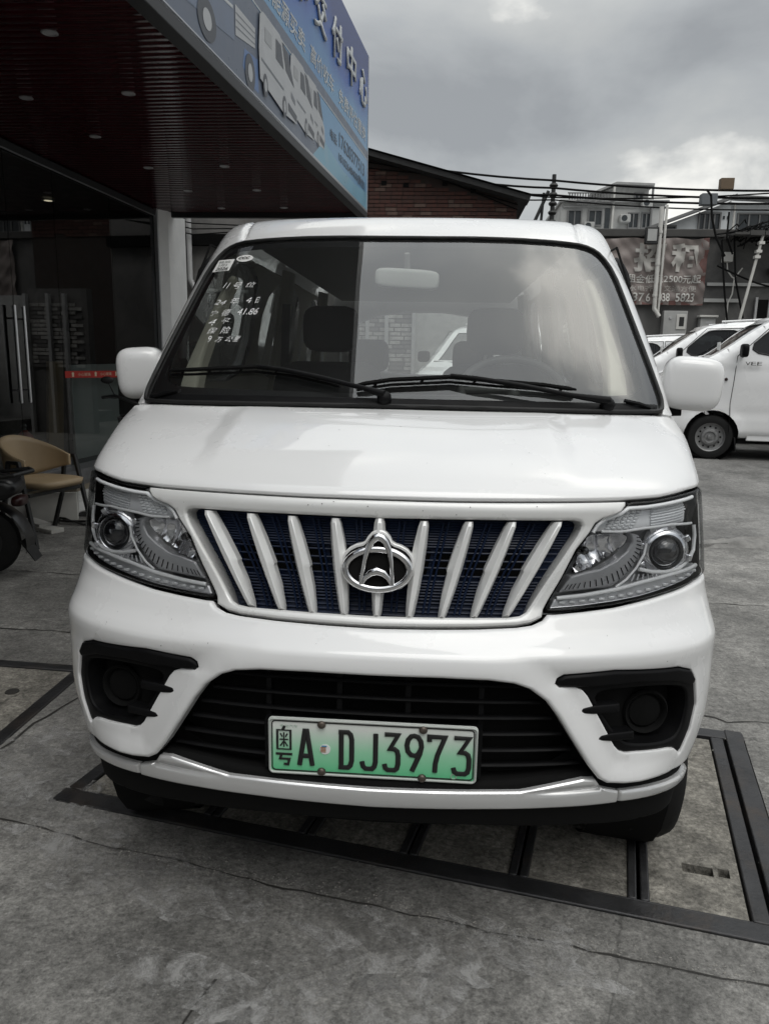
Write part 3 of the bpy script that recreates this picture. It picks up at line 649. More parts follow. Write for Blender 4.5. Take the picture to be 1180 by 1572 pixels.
MB().tube([(x, -.001, z) for x, z in rrect(.474, .134, .009)], .0032, 6, True).build('plate_rim', 'platerim', pl, 60)
MB().tube([(x, -.0005, z) for x, z in rrect(.463, .123, .008)], .0016, 5, True).build('plate_border', 'ink', pl, 60)
def stroke(name, lines, x0, x1, z0, z1, wdt, m, parent, y=-.002):
    mb = MB()
    for ln in lines:
        P = [(x0+(x1-x0)*u, y, z0+(z1-z0)*v) for u, v in ln]
        closed = ln[0] == ln[-1] and len(ln) > 3
        mb.tube(P[:-1] if closed else P, wdt/2, 8, closed, flat=((0, 1, 0), .28))
    return mb.build(name, m, parent, 60)
G = {'A': [[(0, 0), (.42, .98), (.58, .98), (1, 0)], [(.16, .27), (.84, .27)]],
     'D': [[(0, 1), (.72, 1), (.9, .94), (1, .8), (1, .2), (.9, .06), (.72, 0), (0, 0)], [(.2, 1), (.2, 0)]],
     'J': [[(1, 1), (1, .2), (.92, .07), (.75, 0), (.28, 0), (.1, .06), (0, .2)]],
     '3': [[(0, 1), (.98, 1), (.40, .60), (.72, .60), (.92, .54), (1, .42), (1, .18), (.92, .05), (.75, 0), (.25, 0), (.08, .05), (0, .16)]],
     '9': [[(.95, .62), (.8, .5), (.6, .44), (.3, .46), (.08, .56), (0, .72), (.08, .88), (.28, .98), (.5, 1), (.75, .97), (.95, .85), (1, .7), (.9, .5), (.38, 0)]],
     '7': [[(0, .86), (0, 1), (1, 1), (.55, .5), (.42, .25), (.40, 0)]],
     'yue': [[(.55, 1.04), (.42, .94)], [(.1, .93), (.9, .93), (.9, .42), (.1, .42), (.1, .93)], [(.24, .68), (.76, .68)], [(.5, .87), (.5, .48)], [(.29, .84), (.4, .75)], [(.71, .84), (.6, .75)], [(.45, .62), (.28, .5)], [(.55, .62), (.72, .5)], [(0, .29), (1, .29)], [(.36, .29), (.26, .16), (.82, .16), (.74, .01), (.48, .02)]]}
for g_, a, b in (('yue', .034, .110), ('A', .143, .222), ('D', .332, .412), ('J', .444, .526), ('3', .552, .634), ('9', .658, .744), ('7', .764, .854), ('3', .880, .970)):
    if g_ == 'yue':
        stroke('plate_character', G[g_][:2]+G[g_][8:], -.24+.48*.036, -.24+.48*.116, -.047, .046, .0062, 'ink', pl); stroke('plate_character', G[g_][2:8], -.24+.48*.036, -.24+.48*.116, -.047, .046, .0034, 'ink', pl)
    else: stroke('plate_character', G[g_], -.24+.48*a+.004, -.24+.48*b-.004, -.046, .042, .0115, 'ink', pl)
for x, z in ((-.116, .058), (.116, .058), (-.116, -.060), (.116, -.062)):
    MB().lathe([(.0098, 0), (.0098, .003), (.0075, .0065), (.003, .008), (1e-5, .008)], (x, -.001, z), (0, -1, 0), 16).build('plate_screw', 'bolt', pl, 40)
M['stblue'] = mat('sticker_blue', (.05, .25, .45), .5); M['stbrown'] = mat('sticker_brown', (.35, .16, .08), .5)
dot = MB().lathe([(.0125, 0), (.0125, .0012), (1e-5, .0014)], (-.108, 0, -.004), (0, -1, 0), 20).build('plate_sticker', 'white', pl)
mk = MB()
for k in range(4): mk.box(-.118, -.106, -.0022, -.0016, -.011+.0035*k, -.009+.0035*k)
mk.build('sticker_print', 'stbrown', pl); MB().box(-.116, -.104, -.0022, -.0016, .0025, .0055).build('sticker_print', 'stblue', pl)
M['faint'] = mat('faint_print', (.33, .45, .36), .5)
text_mesh('电动汽车', 'plate_print', 'faint', pl, (-.212, -.0006, .046), (1, 0, 0), (0, 0, 1), wd=.04, ht=.007)
MB().tube([(.188+.006*math.cos(q), -.0006, -.055+.006*math.sin(q)) for q in np.linspace(0, 6.28, 14)[:-1]], .0012, 5, True).build('plate_print', 'faint', pl)
MB().box(-.25, .25, -.030, .0, .506, .626).build('plate_bracket', 'black', van)

# sides, roof and back of the body
def sz_front(z): return float(Pf(z)+Df(z))
ARCH = [(.70+.375*math.cos(q), .33+.37*math.sin(q)) for q in np.linspace(math.pi, 0, 17)]
ARCHR = [(3.02+.375*math.cos(q), .33+.37*math.sin(q)) for q in np.linspace(math.pi, 0, 17)]
zs_ = list(np.linspace(.33, 1.985, 40))
W2 = lambda z: float(Wf(max(z, .33)))
for s in (1, -1):
    o = [(sz_front(z), z) for z in zs_]+[(3.93, 1.97), (4.0, 1.80), (4.04, 1.20), (4.06, .70), (4.04, .33)]
    o += [(3.39, .33)]+ARCHR[::-1][1:-1]+[(2.645, .33), (1.075, .33)]+ARCH[::-1][1:-1]
    o = [p for i, p in enumerate(o)]
    fw_ = [(1.02, 1.36), (1.30, 1.80), (1.36, 1.84), (1.98, 1.84), (1.98, 1.34)]
    mw_ = [(2.10, 1.34), (2.10, 1.84), (3.02, 1.84), (3.02, 1.34)]; rw_ = [(3.14, 1.34), (3.14, 1.84), (3.74, 1.83), (3.86, 1.36)]
    sd_o = resample(o, .06); lo = [(p[0], p[1]) for p in sd_o]
    wins = [resample(smooth(q, 2), .06) for q in (fw_, mw_, rw_)]
    gy, gz = np.meshgrid(np.arange(0, 4.1, .08), np.arange(.3, 2.0, .06)); c = np.stack([gy.ravel(), gz.ravel()], 1)
    ok = inside(c, lo) & (polydist(c, lo) > .03)
    for q in wins: ok &= ~inside(c, q) & (polydist(c, q) > .02)
    fn = lambda y, z, d: (s*(W2(z)-d-.045*max(0, (y-3.75)/.3)**2), y, z)
    v_, f_ = tri([lo]+wins, [tuple(p) for p in c[ok]])
    mb = MB().add([fn(p[0], p[1], 0) for p in v_], f_.tolist())
    for lp in wins:
        k = len(lp); mb.add([fn(p[0], p[1], 0) for p in lp]+[fn(p[0], p[1], .03) for p in lp], [(i, (i+1) % k, k+(i+1) % k, k+i) for i in range(k)])
    mb.build('body_side', 'paint', van, 40)
    for q in wins:
        vq, fq = tri([q]); MB().add([fn(p[0], p[1], .012) for p in vq], fq.tolist()).build('side_window', 'sideglass', van)
    # door seams
    for sm in ([(1.0, .40), (.98, 1.28), (1.28, 1.86), (2.03, 1.88), (2.03, .40), (1.0, .40)], [(2.06, .40), (2.06, 1.88), (3.08, 1.88), (3.08, .40)]):
        MB().tube([fn(a[0]+(b[0]-a[0])*k/6, a[1]+(b[1]-a[1])*k/6, .001) for a, b in zip(sm, sm[1:]) for k in range(6)], .004, 5).build('door_seam', 'matte', van)
    MB().tube([(s*(W2(1.05)+.012), 1.80, 1.06), (s*(W2(1.05)+.03), 1.84, 1.06), (s*(W2(1.05)+.03), 1.96, 1.06), (s*(W2(1.05)+.012), 2.0, 1.06)], .012, 8).build('door_handle', 'paint', van)
    # wheels
    for wy in (.70, 3.02):
        wh = thing('wheel', 'x', 'w'); del wh['label']; del wh['category']; wh.parent = van; wh.location = (s*(.735 if wy > 1 else (.772 if s > 0 else .735)), wy-.07, .29)
        MB().lathe([(.19, -.085), (.25, -.088), (.278, -.075), (.29, -.05), (.29, .05), (.278, .075), (.25, .088), (.19, .085)], (0, 0, 0), (s, 0, 0), 40, caps=False).build('tyre', 'tyre', wh, 40)
        MB().lathe([(.19, .07), (.17, .06), (.12, .05), (.07, .075), (1e-5, .078)], (0, 0, 0), (s, 0, 0), 28).build('rim', 'silver', wh, 40)
    MB().lathe([(.36, -.1), (.38, .1)], (s*.70, .70, .33), (s, 0, 0), 24, caps=False).build('wheel_arch', 'matte', van)
    # window visor beside the pillar
    P = [Vector((s*(W2(z)+.012), sz_front(z)+yy, z)) for z, yy in ((1.83, .01), (1.80, .0), (1.76, -.005), (1.725, .0))]
    MB().tube(P, [.014, .02, .02, .012], 8, flat=((0, 1, 0), .6)).build('window_visor', 'black', van, 50)
    # mirror
    mxc = .966 if s > 0 else -.918
    mrr = MB().ellipsoid((mxc, 1.0, 1.388), .095 if s > 0 else .082, .062, .089, .55, .5, 28, 18, Matrix.Rotation(rad(-8*s), 4, 'Z') @ Matrix.Rotation(rad(4*s), 4, 'Y')).build('door_mirror', 'paint', van, 60)
    MB().ellipsoid((mxc, 1.045, 1.388), .082, .025, .078, .5, .5, 20, 12).build('mirror_glass', 'ball', mrr, 60)
    MB().tube([(s*.80, 1.03, 1.325), (s*.87, 1.01, 1.302), (s*.94, 1.0, 1.306)], .026, 8, flat=((0, 1, 0), .7)).build('mirror_foot', 'black', mrr, 60)
# roof sheet
rf = MB(); ny, nx = 26, 25
for i in range(ny):
    u = i/(ny-1)
    for j in range(nx):
        q = -1+2*j/(nx-1); x = q*SIDE(1.985)
        t_ = to_t(np.array(x), np.array(1.985)); y0 = float(skin(t_, np.array(1.985))[1])
        y = y0+(3.93-y0)*u; zc = .022*math.sin(math.pi*min(1, u*1.3+.08)*.5)*(1-q**4)+.006*math.cos(q*26)*min(1, u*6)*(1-q**6)
        rf.v.append((x, y, 1.985+zc*(1 if u < .96 else .3)-(0 if u < .97 else .015)))
for i in range(ny-1):
    for j in range(nx-1): rf.f.append((i*nx+j, i*nx+j+1, (i+1)*nx+j+1, (i+1)*nx+j))
rf.build('roof', 'paint', van, 50)
# tailgate with its window
def rear(u, z, d=0): return (u, 4.06-.10*max(0, (z-1.1)/.9)**1.5-.02*abs(u)**2-d, z)
go = [(-.80, .34), (.80, .34), (.80, 1.1), (.76, 1.5), (.64, 1.97), (-.64, 1.97), (-.76, 1.5), (-.80, 1.1)]
gw = smooth([(-.58, 1.36), (.58, 1.36), (.54, 1.80), (-.54, 1.80)], 2)
v_, f_ = tri([resample(go, .1), resample(gw, .06)]); MB().add([rear(*p) for p in v_], f_.tolist()).build('tailgate', 'paint', van)
v_, f_ = tri([resample(gw, .06)]); MB().add([rear(p[0], p[1], .01) for p in v_], f_.tolist()).build('rear_window', 'rearglass', van)

# cabin
MB().box(-.76, .76, .75, 4.0, .34, .42).build('floor_pan', 'seat', van)
MB().box(-.60, .60, .34, 3.95, .20, .335).build('under_van_blocker', 'matte', van, bev=.03)  # box added to keep light out from under the van
v_, f_ = tri([[(1.02, 1.30), (1.36, 1.86), (3.9, 1.86), (3.9, .42), (1.02, .42)]]+[resample(smooth(q, 2), .06) for q in (fw_, mw_, rw_)])
for s in (1, -1):
    MB().add([(s*(W2(p[1])-.05), p[0], p[1]) for p in v_], f_.tolist()).build('door_card', 'beige', van)
MB().box(-.60, .60, 1.26, 3.92, 1.872, 1.89).build('headliner', 'head', van)
da = MB()
prof = [(.62, 1.318), (.74, 1.338), (.92, 1.335), (1.02, 1.30), (1.05, 1.20), (1.0, .95), (.70, .90)]
n_ = 21
for j in range(n_):
    q = -1+2*j/(n_-1); bl = .010*math.exp(-((q-.5)/.25)**2)
    for y, z in prof: da.v.append((q*.75, y+.22*abs(q)**2.4*.75, z-.012*q*q+(bl if z > 1.25 and y > .7 else 0)))
L_ = len(prof)
for j in range(n_-1):
    for k in range(L_): da.f.append((j*L_+k, j*L_+(k+1) % L_, (j+1)*L_+(k+1) % L_, (j+1)*L_+k))
da.build('dashboard', 'dash', van, 60)
sw = MB(); R_ = .185; ax = Vector((0, -.62, .78)); cc = Vector((.39, 1.16, 1.345)); a_ = Vector((1, 0, 0)); b2 = ax.cross(a_)
sw.tube([cc+(a_*math.cos(q)+b2*math.sin(q))*R_ for q in np.linspace(0, 2*math.pi, 33)[:-1]], .015, 10, True)
for q in (0, math.pi, -math.pi/2): sw.tube([cc, cc+(a_*math.cos(q)+b2*math.sin(q))*R_], [.03, .014], 8)
sw.build('steering_wheel', 'dash', van, 60)
def seat(x, y, wd, hr=True, bz=1.40):
    st = MB().ellipsoid((x, y, .78), wd/2, .25, .09, .35, .35, 20, 10).build('seat', 'seat', van, 60)
    MB().ellipsoid((x, y+.26, 1.10), wd/2, .08, bz-1.10, .35, .35, 20, 12, Matrix.Rotation(rad(-10), 4, 'X')).build('seat_back', 'seat', st, 60)
    if hr:
        for hx in ([x] if wd < .7 else [x-.32, x+.32]):
            MB().ellipsoid((hx, y+.34, bz+.14), .125, .05, .10, .5, .5, 18, 10).build('headrest', 'seat', st, 60)
            MB().tube([(hx-.04, y+.33, bz-.02), (hx-.04, y+.335, bz+.06)], .008, 6).tube([(hx+.04, y+.33, bz-.02), (hx+.04, y+.335, bz+.06)], .008, 6).build('headrest_post', 'silver', st)
seat(.36, 1.42, .50, bz=1.44); seat(-.36, 1.42, .50, bz=1.44); seat(0, 2.75, 1.30, True, 1.34)
mi = MB().ellipsoid((.0, 1.12, 1.727), .113, .022, .034, .4, .4, 24, 12, Matrix.Rotation(rad(3), 4, 'Y')).build('rear_view_mirror', mat('mirror_back', (.72, .72, .70), .5), van, 60)
MB().tube([(0, 1.125, 1.74), (0, 1.115, 1.77), (0, 1.095, 1.81)], .010, 8).build('mirror_stem', 'head', mi)
for s in (1, -1):   # inner pillar trim and belts
    tr = [(.742, 1.366), (.645, 1.366), (.668, 1.400), (.688, 1.500), (.690, 1.620), (.682, 1.720), (.668, 1.800), (.690, 1.800), (.718, 1.700), (.740, 1.550), (.752, 1.450)]
    panel('pillar_trim', tr if s > 0 else flip(tr), 'beige', van, off=-.070, g=.03, roll=.012, flange=.03)
    MB().tube([(s*.70, 2.03, .5), (s*.68, 2.03, 1.3), (s*.60, 2.03, 1.85)], .06, 10, flat=((1, 0, 0), .5)).build('pillar_trim', 'beige', van, 60)
    MB().tube([(s*.69, 3.08, .5), (s*.67, 3.08, 1.3), (s*.60, 3.08, 1.85)], .06, 10, flat=((1, 0, 0), .5)).build('pillar_trim', 'beige', van, 60)
    MB().tube([(s*.60, 1.96, 1.70), (s*.62, 1.96, 1.2), (s*.60, 1.95, .75)], .022, 6, flat=((0, 1, 0), .15)).build('seat_belt', 'dash', van)

# stone chips and dirt specks on the nose
dk = MB(); ck = random.Random(17)
def speck(x, z, r, off=.0006):
    c = sp(x, z, off); n = sn(x, z); a = n.orthogonal().normalized(); b = n.cross(a); q0 = ck.uniform(0, 6)
    dk.add([c+a*r*math.cos(q0+q*1.047)*ck.uniform(.6, 1.2)+b*r*math.sin(q0+q*1.047)*ck.uniform(.6, 1.2) for q in range(6)], [(0, 1, 2, 3, 4, 5)])
for k in range(14): speck(ck.uniform(-.66, .66), ck.uniform(1.16, 1.29), ck.uniform(.0008, .0018), .0105)
for k in range(16): speck(ck.uniform(-.7, .7), ck.uniform(.775, .84), ck.uniform(.0007, .0016))
for k in range(10): speck(ck.uniform(-.5, .5), ck.uniform(1.10, 1.122), ck.uniform(.0009, .0018), .0065)
dk.build('dirt_speck', mat('dirt', (.06, .055, .05), .9), van)

# papers and writing on the windscreen (left)
sxv = sp(-.60, 1.66)-sp(-.70, 1.66); sxv.normalize(); nv = sn(-.62, 1.65); syv = nv.cross(sxv); syv = -syv if syv.z < 0 else syv; syv.normalize()
def on_glass(x, z, u=0, v=0, h=.003): return sp(x, z, h)+sxv*u+syv*v
def glass_text(body, x, z, wd, ht, name='handwriting', m='chalk', shear=.3, off=-.006, par=van, lift=.003):
    o = text_mesh(body, name, m, par, (0, 0, 0), (1, 0, 0), (0, 1, 0), wd=wd, ht=ht, shear=shear, off=off)
    if o is None: return
    n = len(o.data.vertices); co = np.empty(n*3); o.data.vertices.foreach_get('co', co); co = co.reshape(-1, 3)
    if name == 'handwriting':
        hr = random.Random(body+str(x)); c0 = co.mean(0); q = rad(hr.uniform(-9, 11)); k = hr.uniform(.74, .94); R2 = np.array([[math.cos(q), -math.sin(q)], [math.sin(q), math.cos(q)]])
        co[:, :2] = (co[:, :2]-c0[:2])@R2.T*[k*.95, k]+c0[:2]
        co[:, 0] += .0008*np.sin(co[:, 1]*150+hr.uniform(0, 6)); co[:, 1] += .0008*np.sin(co[:, 0]*170+hr.uniform(0, 6))
    # lay it on the curved glass: local width along x, height up the slope (slope 43 deg)
    q = np.array([sp(x+p[0], z+p[1]*.70, lift) for p in co]); o.data.vertices.foreach_set('co', q.ravel()); o.data.update(); return o
for body, x, z, wd, ht in (('11', -.622, 1.674, .026, .034), ('号', -.585, 1.672, .036, .036), ('位', -.538, 1.674, .042, .034),
        ('24', -.642, 1.612, .060, .034), ('年', -.578, 1.616, .036, .036), ('4', -.522, 1.620, .026, .032), ('日', -.488, 1.618, .022, .038),
        ('宁', -.640, 1.575, .036, .034), ('德', -.596, 1.576, .038, .036), ('41.86', -.545, 1.580, .084, .034),
        ('4', -.635, 1.544, .032, .034), ('平', -.590, 1.546, .040, .036), ('保', -.628, 1.515, .040, .036), ('险', -.582, 1.517, .042, .036),
        ('9', -.616, 1.489, .016, .032), ('万', -.592, 1.489, .034, .030), ('公', -.553, 1.490, .030, .032), ('里', -.526, 1.491, .026, .030)):
    glass_text(body, x, z, wd, ht)
sq = [(-.694, 1.743), (-.622, 1.745), (-.613, 1.790), (-.683, 1.790)]
panel('inspection_sticker', sq, 'white', van, off=.0005, g=.02, roll=0, flange=0)
glass_text('检验', -.676, 1.774, .05, .014, 'sticker_print', 'ink', 0, 0, lift=.0025); glass_text('1月5', -.674, 1.761, .040, .014, 'sticker_print', 'ink', .3, 0, lift=.0025); glass_text('2026', -.682, 1.746, .055, .017, 'sticker_print', 'ink', .3, .01, lift=.0025)
ov = [(-.574+.033*math.cos(q), 1.791+.0135*math.sin(q)) for q in np.linspace(0, 6.283, 25)[:-1]]
panel('safety_mark', ov, 'white', van, off=.0005, g=.02, roll=0, flange=0)
glass_text('CCC', -.597, 1.786, .045, .014, 'sticker_print', 'ink', .25, .03, lift=.0025)

# ------------------------------------------------------------------ ground
M['concrete'] = mat('worn_concrete', (.198, .193, .182), .8, spec=.35, var=.38, vscale=3.2, bump=.7, bscale=45, dirt=(.27, .265, .25), dscale=2.6, damt=.6, dlo=.56, dhi=.74)
M['slab'] = mat('cover_concrete', (.235, .222, .195), .85, spec=.3, var=.35, vscale=9, bump=.6, bscale=70, dirt=(.06, .055, .045), dscale=5, damt=.6, dlo=.5, dhi=.75)
M['asphalt'] = mat('lot_concrete', (.18, .176, .168), .75, spec=.4, var=.3, vscale=.9, bump=.5, bscale=12, dirt=(.05, .05, .048), dscale=1.4, damt=.7, dlo=.48, dhi=.68)
M['joint'] = mat('joint_dirt', (.030, .028, .025), .95, var=.3)
M['pale'] = mat('cement_spill', (.34, .335, .32), .9, var=.35, vscale=14, bump=.5, bscale=50)
def ground_detail(m, amt):
    """aggregate speckle, hairline cracks and stains on the concrete"""
    t = m.node_tree; b = t.nodes['Principled BSDF']; L = t.links
    src = b.inputs['Base Color'].links[0].from_socket
    tc = t.nodes.new('ShaderNodeTexCoord')
    n = t.nodes.new('ShaderNodeTexNoise'); n.inputs['Scale'].default_value = 75; n.inputs['Detail'].default_value = 9; n.inputs['Roughness'].default_value = .8; L.new(tc.outputs['Object'], n.inputs['Vector'])
    mr = t.nodes.new('ShaderNodeMapRange'); mr.inputs[1].default_value = .32; mr.inputs[2].default_value = .68; mr.inputs[3].default_value = 1-amt; mr.inputs[4].default_value = 1+amt
    L.new(n.outputs['Fac'], mr.inputs[0])
    n2 = t.nodes.new('ShaderNodeTexNoise'); n2.inputs['Scale'].default_value = .55; n2.inputs['Detail'].default_value = 6; n2.inputs['Roughness'].default_value = .65; n2.inputs['Distortion'].default_value = 1.2; L.new(tc.outputs['Object'], n2.inputs['Vector'])
    m2 = t.nodes.new('ShaderNodeMapRange'); m2.inputs[1].default_value = .35; m2.inputs[2].default_value = .65; m2.inputs[3].default_value = .62; m2.inputs[4].default_value = 1.25
    L.new(n2.outputs['Fac'], m2.inputs[0])
    v = t.nodes.new('ShaderNodeTexVoronoi'); v.feature = 'DISTANCE_TO_EDGE'; v.inputs['Scale'].default_value = .22
    nd = t.nodes.new('ShaderNodeTexNoise'); nd.inputs['Scale'].default_value = 2.2; nd.inputs['Detail'].default_value = 8
    L.new(tc.outputs['Object'], nd.inputs['Vector'])
    ad = t.nodes.new('ShaderNodeMixRGB'); ad.blend_type = 'ADD'; ad.inputs[0].default_value = .8; L.new(tc.outputs['Object'], ad.inputs[1]); L.new(nd.outputs['Color'], ad.inputs[2])
    L.new(ad.outputs[0], v.inputs['Vector'])
    cr_ = t.nodes.new('ShaderNodeMapRange'); cr_.inputs[1].default_value = .0; cr_.inputs[2].default_value = .0022; cr_.inputs[3].default_value = .62; cr_.inputs[4].default_value = 1
    L.new(v.outputs['Distance'], cr_.inputs[0])
    pv = t.nodes.new('ShaderNodeTexVoronoi'); pv.inputs['Scale'].default_value = 61; L.new(tc.outputs['Object'], pv.inputs['Vector'])
    pw = t.nodes.new('ShaderNodeMapRange'); pw.inputs[1].default_value = .10; pw.inputs[2].default_value = .26; pw.inputs[3].default_value = .72; pw.inputs[4].default_value = 1.0; L.new(pv.outputs['Distance'], pw.inputs[0])
    n3 = t.nodes.new('ShaderNodeTexNoise'); n3.inputs['Scale'].default_value = 21; n3.inputs['Detail'].default_value = 12; n3.inputs['Roughness'].default_value = .85; L.new(tc.outputs['Object'], n3.inputs['Vector'])
    m3 = t.nodes.new('ShaderNodeMapRange'); m3.inputs[1].default_value = .36; m3.inputs[2].default_value = .64; m3.inputs[3].default_value = 1-amt*.9; m3.inputs[4].default_value = 1+amt*.9; L.new(n3.outputs['Fac'], m3.inputs[0])
    p1 = t.nodes.new('ShaderNodeMath'); p1.operation = 'MULTIPLY'; L.new(pw.outputs[0], p1.inputs[0]); L.new(m3.outputs[0], p1.inputs[1])
    p2 = t.nodes.new('ShaderNodeMath'); p2.operation = 'MULTIPLY'; L.new(p1.outputs[0], p2.inputs[0]); L.new(mr.outputs[0], p2.inputs[1]); mr = p2
    a1 = t.nodes.new('ShaderNodeMath'); a1.operation = 'MULTIPLY'; L.new(mr.outputs[0], a1.inputs[0]); L.new(m2.outputs[0], a1.inputs[1])
    a2 = t.nodes.new('ShaderNodeMath'); a2.operation = 'MULTIPLY'; L.new(a1.outputs[0], a2.inputs[0]); L.new(cr_.outputs[0], a2.inputs[1])
    sc = t.nodes.new('ShaderNodeVectorMath'); sc.operation = 'SCALE'; L.new(src, sc.inputs[0]); L.new(a2.outputs[0], sc.inputs['Scale'])
    L.new(sc.outputs[0], b.inputs['Base Color'])
ground_detail(M['concrete'], .55); ground_detail(M['slab'], .6); ground_detail(M['asphalt'], .45)

GO = Vector((1.009, .114, 0)); G1 = Vector((-.980, .199, 0)).normalized(); G2 = Vector((.2303, .9731, 0))
def gl(s, t, z=0): return GO+G1*s+G2*t+Vector((0, 0, z))
TL, TW = 2.16, 1.20                           # trench cover length and width
trench = [gl(-.10, 0), gl(TL, 0), gl(TL, TW), gl(-.10, TW)]
LT = [(-3.6, .93), (-1.475, .80), (-1.475, 1.60), (-3.6, 1.73)]
big = [(-60, -40), (60, -40), (60, 80), (-60, 80)]
slab([big, [(p.x, p.y) for p in trench], LT], 'concrete_pavement', 'concrete', None, -.09, 0)['kind'] = 'structure'
slab([[(p[0], p[1]) for p in ((-4, -.5), (2, -.5), (2, 2.2), (-4, 2.2))]], 'trench_floor', 'joint', None, -.10, -.088, sides=False)['kind'] = 'structure'
def ribbon(name, pts, wd, m, z=.003, jit=.012, seed=1):
    rr = random.Random(seed); L_ = []; R_ = []
    P = []
    for a, b in zip(pts, pts[1:]):
        n = max(2, int((Vector(b)-Vector(a)).length/.05))
        for k in range(n): P.append(Vector(a)+(Vector(b)-Vector(a))*k/n)
    P.append(Vector(pts[-1])); o = 0; mb = MB()
    for i, p in enumerate(P):
        d = (P[min(i+1, len(P)-1)]-P[max(i-1, 0)]).normalized(); n = Vector((-d.y, d.x)); o = o*.7+rr.uniform(-1, 1)*jit
        w_ = wd*rr.uniform(.35, 1.3)
        mb.v += [(p.x+n.x*(o+w_/2), p.y+n.y*(o+w_/2), z), (p.x+n.x*(o-w_/2), p.y+n.y*(o-w_/2), z)]
    for i in range(len(P)-1): mb.f.append((2*i, 2*i+1, 2*i+3, 2*i+2))
    ob = mb.build(name, m); ob['kind'] = 'structure'; return ob
ribbon('pavement_joint', [(-2.6, .72), (-1.207, .412), (.043, .14), (.954, -.018), (2.5, -.33)], .006, 'joint', jit=.008, seed=3)
ribbon('pavement_joint', [(1.22, 1.42), (1.36, 1.36), (1.55, 1.35), (2.4, 1.22), (4.5, 1.05)], .009, 'joint', jit=.018, seed=5)
ribbon('pavement_crack', [(-.52, -.42), (-.40, -.30), (-.36, -.12)], .006, 'joint', jit=.012, seed=8)
ribbon('pavement_crack', [(.62, -.22), (.70, -.33), (.69, -.45), (.76, -.6)], .006, 'joint', jit=.012, seed=9)
ribbon('pavement_joint', [(-4.2, 3.15), (-1.2, 3.05), (2.2, 2.98)], .010, 'joint', seed=11)
ribbon('pavement_joint', [(-4.2, 2.12), (-1.4, 2.03)], .010, 'joint', seed=12)
ribbon('pavement_joint', [(-1.55, .42), (-1.36, 1.4), (-1.2, 2.6), (-.9, 4.5)], .010, 'joint', seed=13)
# pale cement spilt on the paving
def blot(x, y, r, seed, sx=1., rot=0., z=.0035):
    rr = random.Random(seed); ph = [rr.uniform(0, 6.28) for _ in range(6)]
    P = []
    for k in range(64):
        q = 2*math.pi*k/64; R = r*(1+.32*math.sin(2*q+ph[0])+.25*math.sin(3*q+ph[1])+.18*math.sin(5*q+ph[2])+.13*math.sin(9*q+ph[3])+.08*math.sin(14*q+ph[4]))
        a, b = R*math.cos(q)*sx, R*math.sin(q); P.append((x+a*math.cos(rot)-b*math.sin(rot), y+a*math.sin(rot)+b*math.cos(rot), z))
    return P
sp_ = bpy.data.materials.new('spill'); sp_.use_nodes = True; t_ = sp_.node_tree; b_ = t_.nodes['Principled BSDF']; b_.inputs['Roughness'].default_value = .9
b_.inputs['Base Color'].default_value = (.40, .395, .385, 1)
tc_ = t_.nodes.new('ShaderNodeTexCoord'); n_ = t_.nodes.new('ShaderNodeTexNoise'); n_.inputs['Scale'].default_value = 11; n_.inputs['Detail'].default_value = 14; n_.inputs['Roughness'].default_value = .82; n_.inputs['Distortion'].default_value = .4
t_.links.new(tc_.outputs['Object'], n_.inputs['Vector']); mr_ = t_.nodes.new('ShaderNodeMapRange'); mr_.inputs[1].default_value = .47; mr_.inputs[2].default_value = .60; mr_.inputs[4].default_value = .75
t_.links.new(n_.outputs['Fac'], mr_.inputs[0]); t_.links.new(mr_.outputs[0], b_.inputs['Alpha']); M['spill'] = sp_
for i, a in enumerate([(-.18, -.18, .16, 1, 1.8, -.2), (.02, -.03, .10, 2, 2.0, -.3), (-.28, -.28, .07, 3, 1.2, .2), (.03, -.40, .10, 5, .6, .4), (-1.22, .66, .20, 6, .8, 1.2), (-1.36, .85, .22, 9, .6, 1.2), (-.92, .36, .12, 10, 2.2, -.25), (-.62, .20, .14, 12, 1.6, .1), (.30, .06, .10, 13, 2.4, -.2)]):
    P = blot(*a); ob = MB().add(P, [tuple(range(len(P)))]).build('cement_stain', 'spill'); ob['kind'] = 'structure'

# grit swept into the joint and over the paving
gm = MB(); gr_ = random.Random(44)
def stone(x, y, r):
    gm.add([(x+r*gr_.uniform(.6, 1), y, r*.35), (x, y+r*gr_.uniform(.6, 1), r*.3), (x-r, y, r*.3), (x, y-r*gr_.uniform(.6, 1), r*.35), (x+r*.1, y, r*gr_.uniform(.7, 1.1)), (x, y, -.002)], [(0, 1, 4), (1, 2, 4), (2, 3, 4), (3, 0, 4), (1, 0, 5), (2, 1, 5), (3, 2, 5), (0, 3, 5)])
for k in range(700):
    u = gr_.random(); x = -1.3+2.4*u; y = .43-.205*(x+1.3)*.92+gr_.gauss(0, .022)-.01; stone(x, y, gr_.uniform(.0015, .0042))
for k in range(900): stone(gr_.uniform(-1.6, 1.6), gr_.uniform(-.55, .45), gr_.uniform(.001, .003))
for k in range(300): stone(gr_.uniform(1.1, 3.4), gr_.uniform(.6, 4.6), gr_.uniform(.002, .007))
gm.build('grit', mat('grit_stone', (.26, .25, .23), .9, var=.4, vscale=80))['kind'] = 'stuff'

